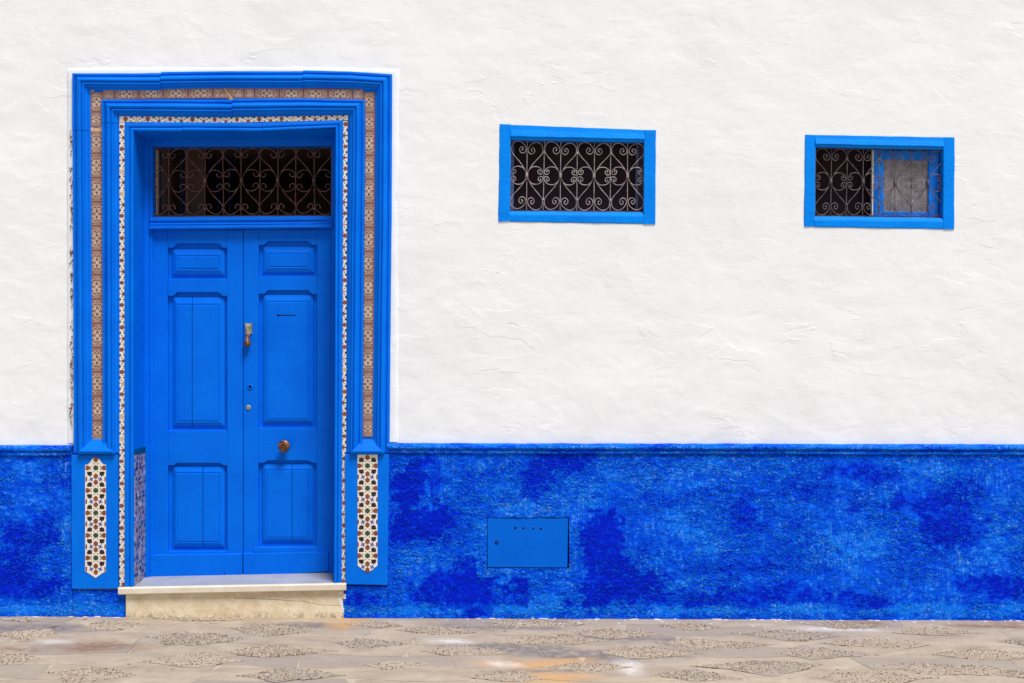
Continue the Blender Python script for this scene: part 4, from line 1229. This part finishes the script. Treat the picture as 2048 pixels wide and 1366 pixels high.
inner(w1, WIN1_I, .938, .960, -.03, 1.03, .14, 'greyblue', 'inner_frame')
inner(w1, WIN1_I, .962, .995, -.03, 1.03, .10, 'iron_frame', 'inner_frame')
inner(w2, WIN2_I, -.05, 1.05, -.06, 1.06, .20, 'screen', 'fly_screen', .01, .001)
inner(w2, WIN2_I, .458, .538, -.03, 1.03, .06, 'casement', 'casement_stile', .04)
inner(w2, WIN2_I, .447, .457, -.03, 1.03, .06, 'zwhite', 'casement_edge', .03, .002)
inner(w2, WIN2_I, .885, .965, -.03, 1.03, .06, 'casement', 'casement_stile', .04)
inner(w2, WIN2_I, .539, .884, .03, .165, .062, 'casement', 'casement_rail', .04)
inner(w2, WIN2_I, .539, .884, .92, 1.02, .062, 'casement', 'casement_rail', .04)
M['pane'] = m_pane()
inner(w2, WIN2_I, .535, .888, .16, .925, .076, 'pane', 'pane', .006, .001)

# --- utility cupboard door in the dado
x0, y0, x1, y1 = BOX
mb = MB()
rings(mb, [[(at(a, b)[0], -.019, at(a, b)[2]) for a, b in rect(x0 - 1.5, y0 - 1.5, x1 + 1.5, y1 + 1.5)], [(at(a, b)[0], -.006, at(a, b)[2]) for a, b in rect(x0 - .2, y0 - .2, x1 + .2, y1 + .2)], [(at(a, b)[0], .06, at(a, b)[2]) for a, b in rect(x0, y0, x1, y1)]])
hatch = mb.build('utility_hatch', M['black'], house, label='small blue metal utility hatch with four holes')
mb = MB(); prism(mb, pw([(975, 1133.6), (1134.5, 1134.2), (1136, 1036), (975, 1035.2)]), -.017, .01, .0015)
mb.build('hatch_door', M['metalblue'], hatch)
for px, py, r in ((1030.5, 1055.3, 2.2), (1046.8, 1055.8, 2.0), (1066, 1056.3, 1.8), (1081.5, 1056.8, 2.1)):
    c = at(px, py); mb = MB(); lathe_y(mb, c[0], c[2], [(r / S * 1.25, -.015), (r / S * 1.1, -.0176), (r / S * .8, -.0176), (.001, -.0174)], 14); mb.build('vent_hole', M['black'], hatch)
c = at(993.5, 1084.5)
mb = MB(); lathe_y(mb, c[0], c[2], [(.0125, -.015), (.0125, -.0185), (.009, -.0190), (.008, -.0175)], 18); mb.build('lock_ring', M['black'], hatch)
mb = MB(); lathe_y(mb, c[0], c[2], [(.005, -.015), (.005, -.0192), (.001, -.0195)], 12); mb.build('lock_core', M['metalblue'], hatch)

# ------------------------------------------------------------------ doorstep
step = thing('doorstep', 'cream marble doorstep on a cracked yellow stone riser below the blue door', 'doorstep', (at(463, 0)[0], 0, 0))
def slab3(fl, fr, bl, br, th):
    """marble slab from four top corners, rounded nose"""
    n = 14; m = MB(); v = []; f = []
    for i in range(n + 1):
        t = i / n
        F = [fl[k] + (fr[k] - fl[k]) * t for k in range(3)]; Bk = [bl[k] + (br[k] - bl[k]) * t for k in range(3)]
        j = .0016 * noise.noise((t * 9, 1, 2)) + .0012 * noise.noise((t * 31, 4, 2))
        v += [(Bk[0], Bk[1], Bk[2] - th), (Bk[0], Bk[1], Bk[2]), (F[0], F[1] + .02, F[2] + .001), (F[0], F[1] + .006 + j, F[2] - .001), (F[0], F[1] + j, F[2] - .008), (F[0], F[1] + j, F[2] - th + .006), (F[0], F[1] + .005, F[2] - th + j), (F[0], F[1] + .05, F[2] - th)]
    w = 8
    for i in range(n):
        for k in range(w - 1): f.append((i * w + k, i * w + k + 1, (i + 1) * w + k + 1, (i + 1) * w + k))
    f.append(tuple(range(w))); f.append(tuple(range(n * w, n * w + w))[::-1])
    m.add(v, f)
    return m
YS = -.055
fl, fr = at(236, 1175.5, YS), at(692, 1167, YS)
# slab is only wider than the doorway along its nose
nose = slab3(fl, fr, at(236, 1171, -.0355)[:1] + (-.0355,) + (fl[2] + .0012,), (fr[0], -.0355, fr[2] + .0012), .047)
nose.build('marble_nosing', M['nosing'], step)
bl, br = (XL + .0005, .29, at(0, 1151.5, YD)[2]), (XR - .0005, .29, at(0, 1143.5, YD)[2])
ta = (XL - fl[0]) / (fr[0] - fl[0]); tb = (XR - fl[0]) / (fr[0] - fl[0])
f2 = [XL + .0005, -.0352, fl[2] + (fr[2] - fl[2]) * ta + .0012]; f3 = [XR - .0005, -.0352, fl[2] + (fr[2] - fl[2]) * tb + .0012]
mb = MB()
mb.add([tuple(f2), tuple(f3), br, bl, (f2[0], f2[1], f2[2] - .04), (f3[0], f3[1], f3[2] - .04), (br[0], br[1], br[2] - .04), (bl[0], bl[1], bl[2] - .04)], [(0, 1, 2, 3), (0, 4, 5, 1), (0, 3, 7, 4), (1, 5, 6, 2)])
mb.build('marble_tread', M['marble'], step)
# riser, split by a hairline crack
crack = [(505, 1197.5), (535, 1199), (560, 1200), (585, 1202.5), (605, 1203), (625, 1207), (645, 1210.5), (665, 1211), (676, 1212), (688, 1215)]
up = [(251.5, 1186.5)] + [(690, 1180)]
yr = -.022
def riser_piece(poly, nm, d=0):
    m = MB(); prism(m, pw(poly, yr), yr + d, .05, .0012); m.build(nm, M['riser'], step)
# below the crack / above the crack share a jagged edge
left_e = [(251.5, 1184), (251.5, 1262)]
riser_piece([(251.5, 1262), (687, 1262), (687, 1215)] + [(a, b + .35) for a, b in crack[::-1][1:]] + [(504, 1197.6), (470, 1196.8), (470, 1184), (251.5, 1184)], 'riser_stone')
riser_piece([(470.3, 1196.2), (504, 1197.0)] + [(a, b - .5) for a, b in crack[1:-1]] + [(687, 1214), (687, 1178), (470.3, 1183)], 'riser_stone', .0006)
# flaked white edge at the right end of the riser
for k in range(9):
    px_, py_ = random.uniform(678, 689), 1186 + k * 4.6
    mb = MB(); pts = [(px_ + random.uniform(2, 5) * math.cos(a), py_ + random.uniform(1.5, 4) * math.sin(a)) for a in np.arange(0, 6.2, .9)]
    prism(mb, pw(pts, yr), yr - .002, yr + .002, .0006); mb.build('paint_flake', M['chalk'], step)

# ------------------------------------------------------------------ small things on the ground
mb = MB()
def splash(cx, cy, r, el=2.5):
    n = 9; P = []
    for k in range(n):
        a = 2 * math.pi * k / n; rr = r * random.uniform(.5, 1.2)
        P.append((cx + rr * el * math.cos(a), cy + rr * math.sin(a)))
    mb.add([(x, y, zg(x) + .0055) for x, y in P] + [(x, y, zg(x) + .001) for x, y in P], [tuple(range(n))] + [(i, (i + 1) % n, n + (i + 1) % n, n + i) for i in range(n)])
for _ in range(42):
    x = random.choice((random.uniform(-1.0, 3.6), random.uniform(-.3, 1.6), random.uniform(-3.6, -2.6), random.uniform(1.4, 3.5)))
    splash(x, -.030 - abs(random.gauss(0, .014)), random.uniform(.003, .009), random.uniform(1.5, 5))
for _ in range(60):
    X, Y, d = gpx(random.uniform(880, 1900), 1240 + abs(random.gauss(0, 12)))
    splash(X, Y, random.uniform(.002, .006), random.uniform(1.2, 2.4))
mb.build('limewash_splashes', M['chalk'], pavement, kind='stuff')
X, Y, d = gpx(108, 1262)
mb = MB(); z = zg(X)
lv = []
prof_l = [(0, 0), (.15, .35), (.4, .5), (.7, .36), (1, 0)]
for t, w in prof_l:
    for s in (-1, 0, 1): lv.append((X + (t - .5) * .045, Y + s * w * .022 + (t - .5) * .02, z + .006 + abs(s) * .007 * w + .01 * t))
lf = []
for i in range(4):
    for k in range(2): lf.append((i * 3 + k, i * 3 + k + 1, (i + 1) * 3 + k + 1, (i + 1) * 3 + k))
mb.add(lv, lf)
tube(mb, [(X - .022, Y - .01, z + .006), (X - .036, Y - .018, z + .006)], .0012, 5)
lf_o = mb.build('fallen_leaf', M['leaf'])
lf_o['label'] = 'small curled brown leaf lying on the pavement near the left plinth'; lf_o['category'] = 'leaf'

scene.render.resolution_x = 1024; scene.render.resolution_y = 683
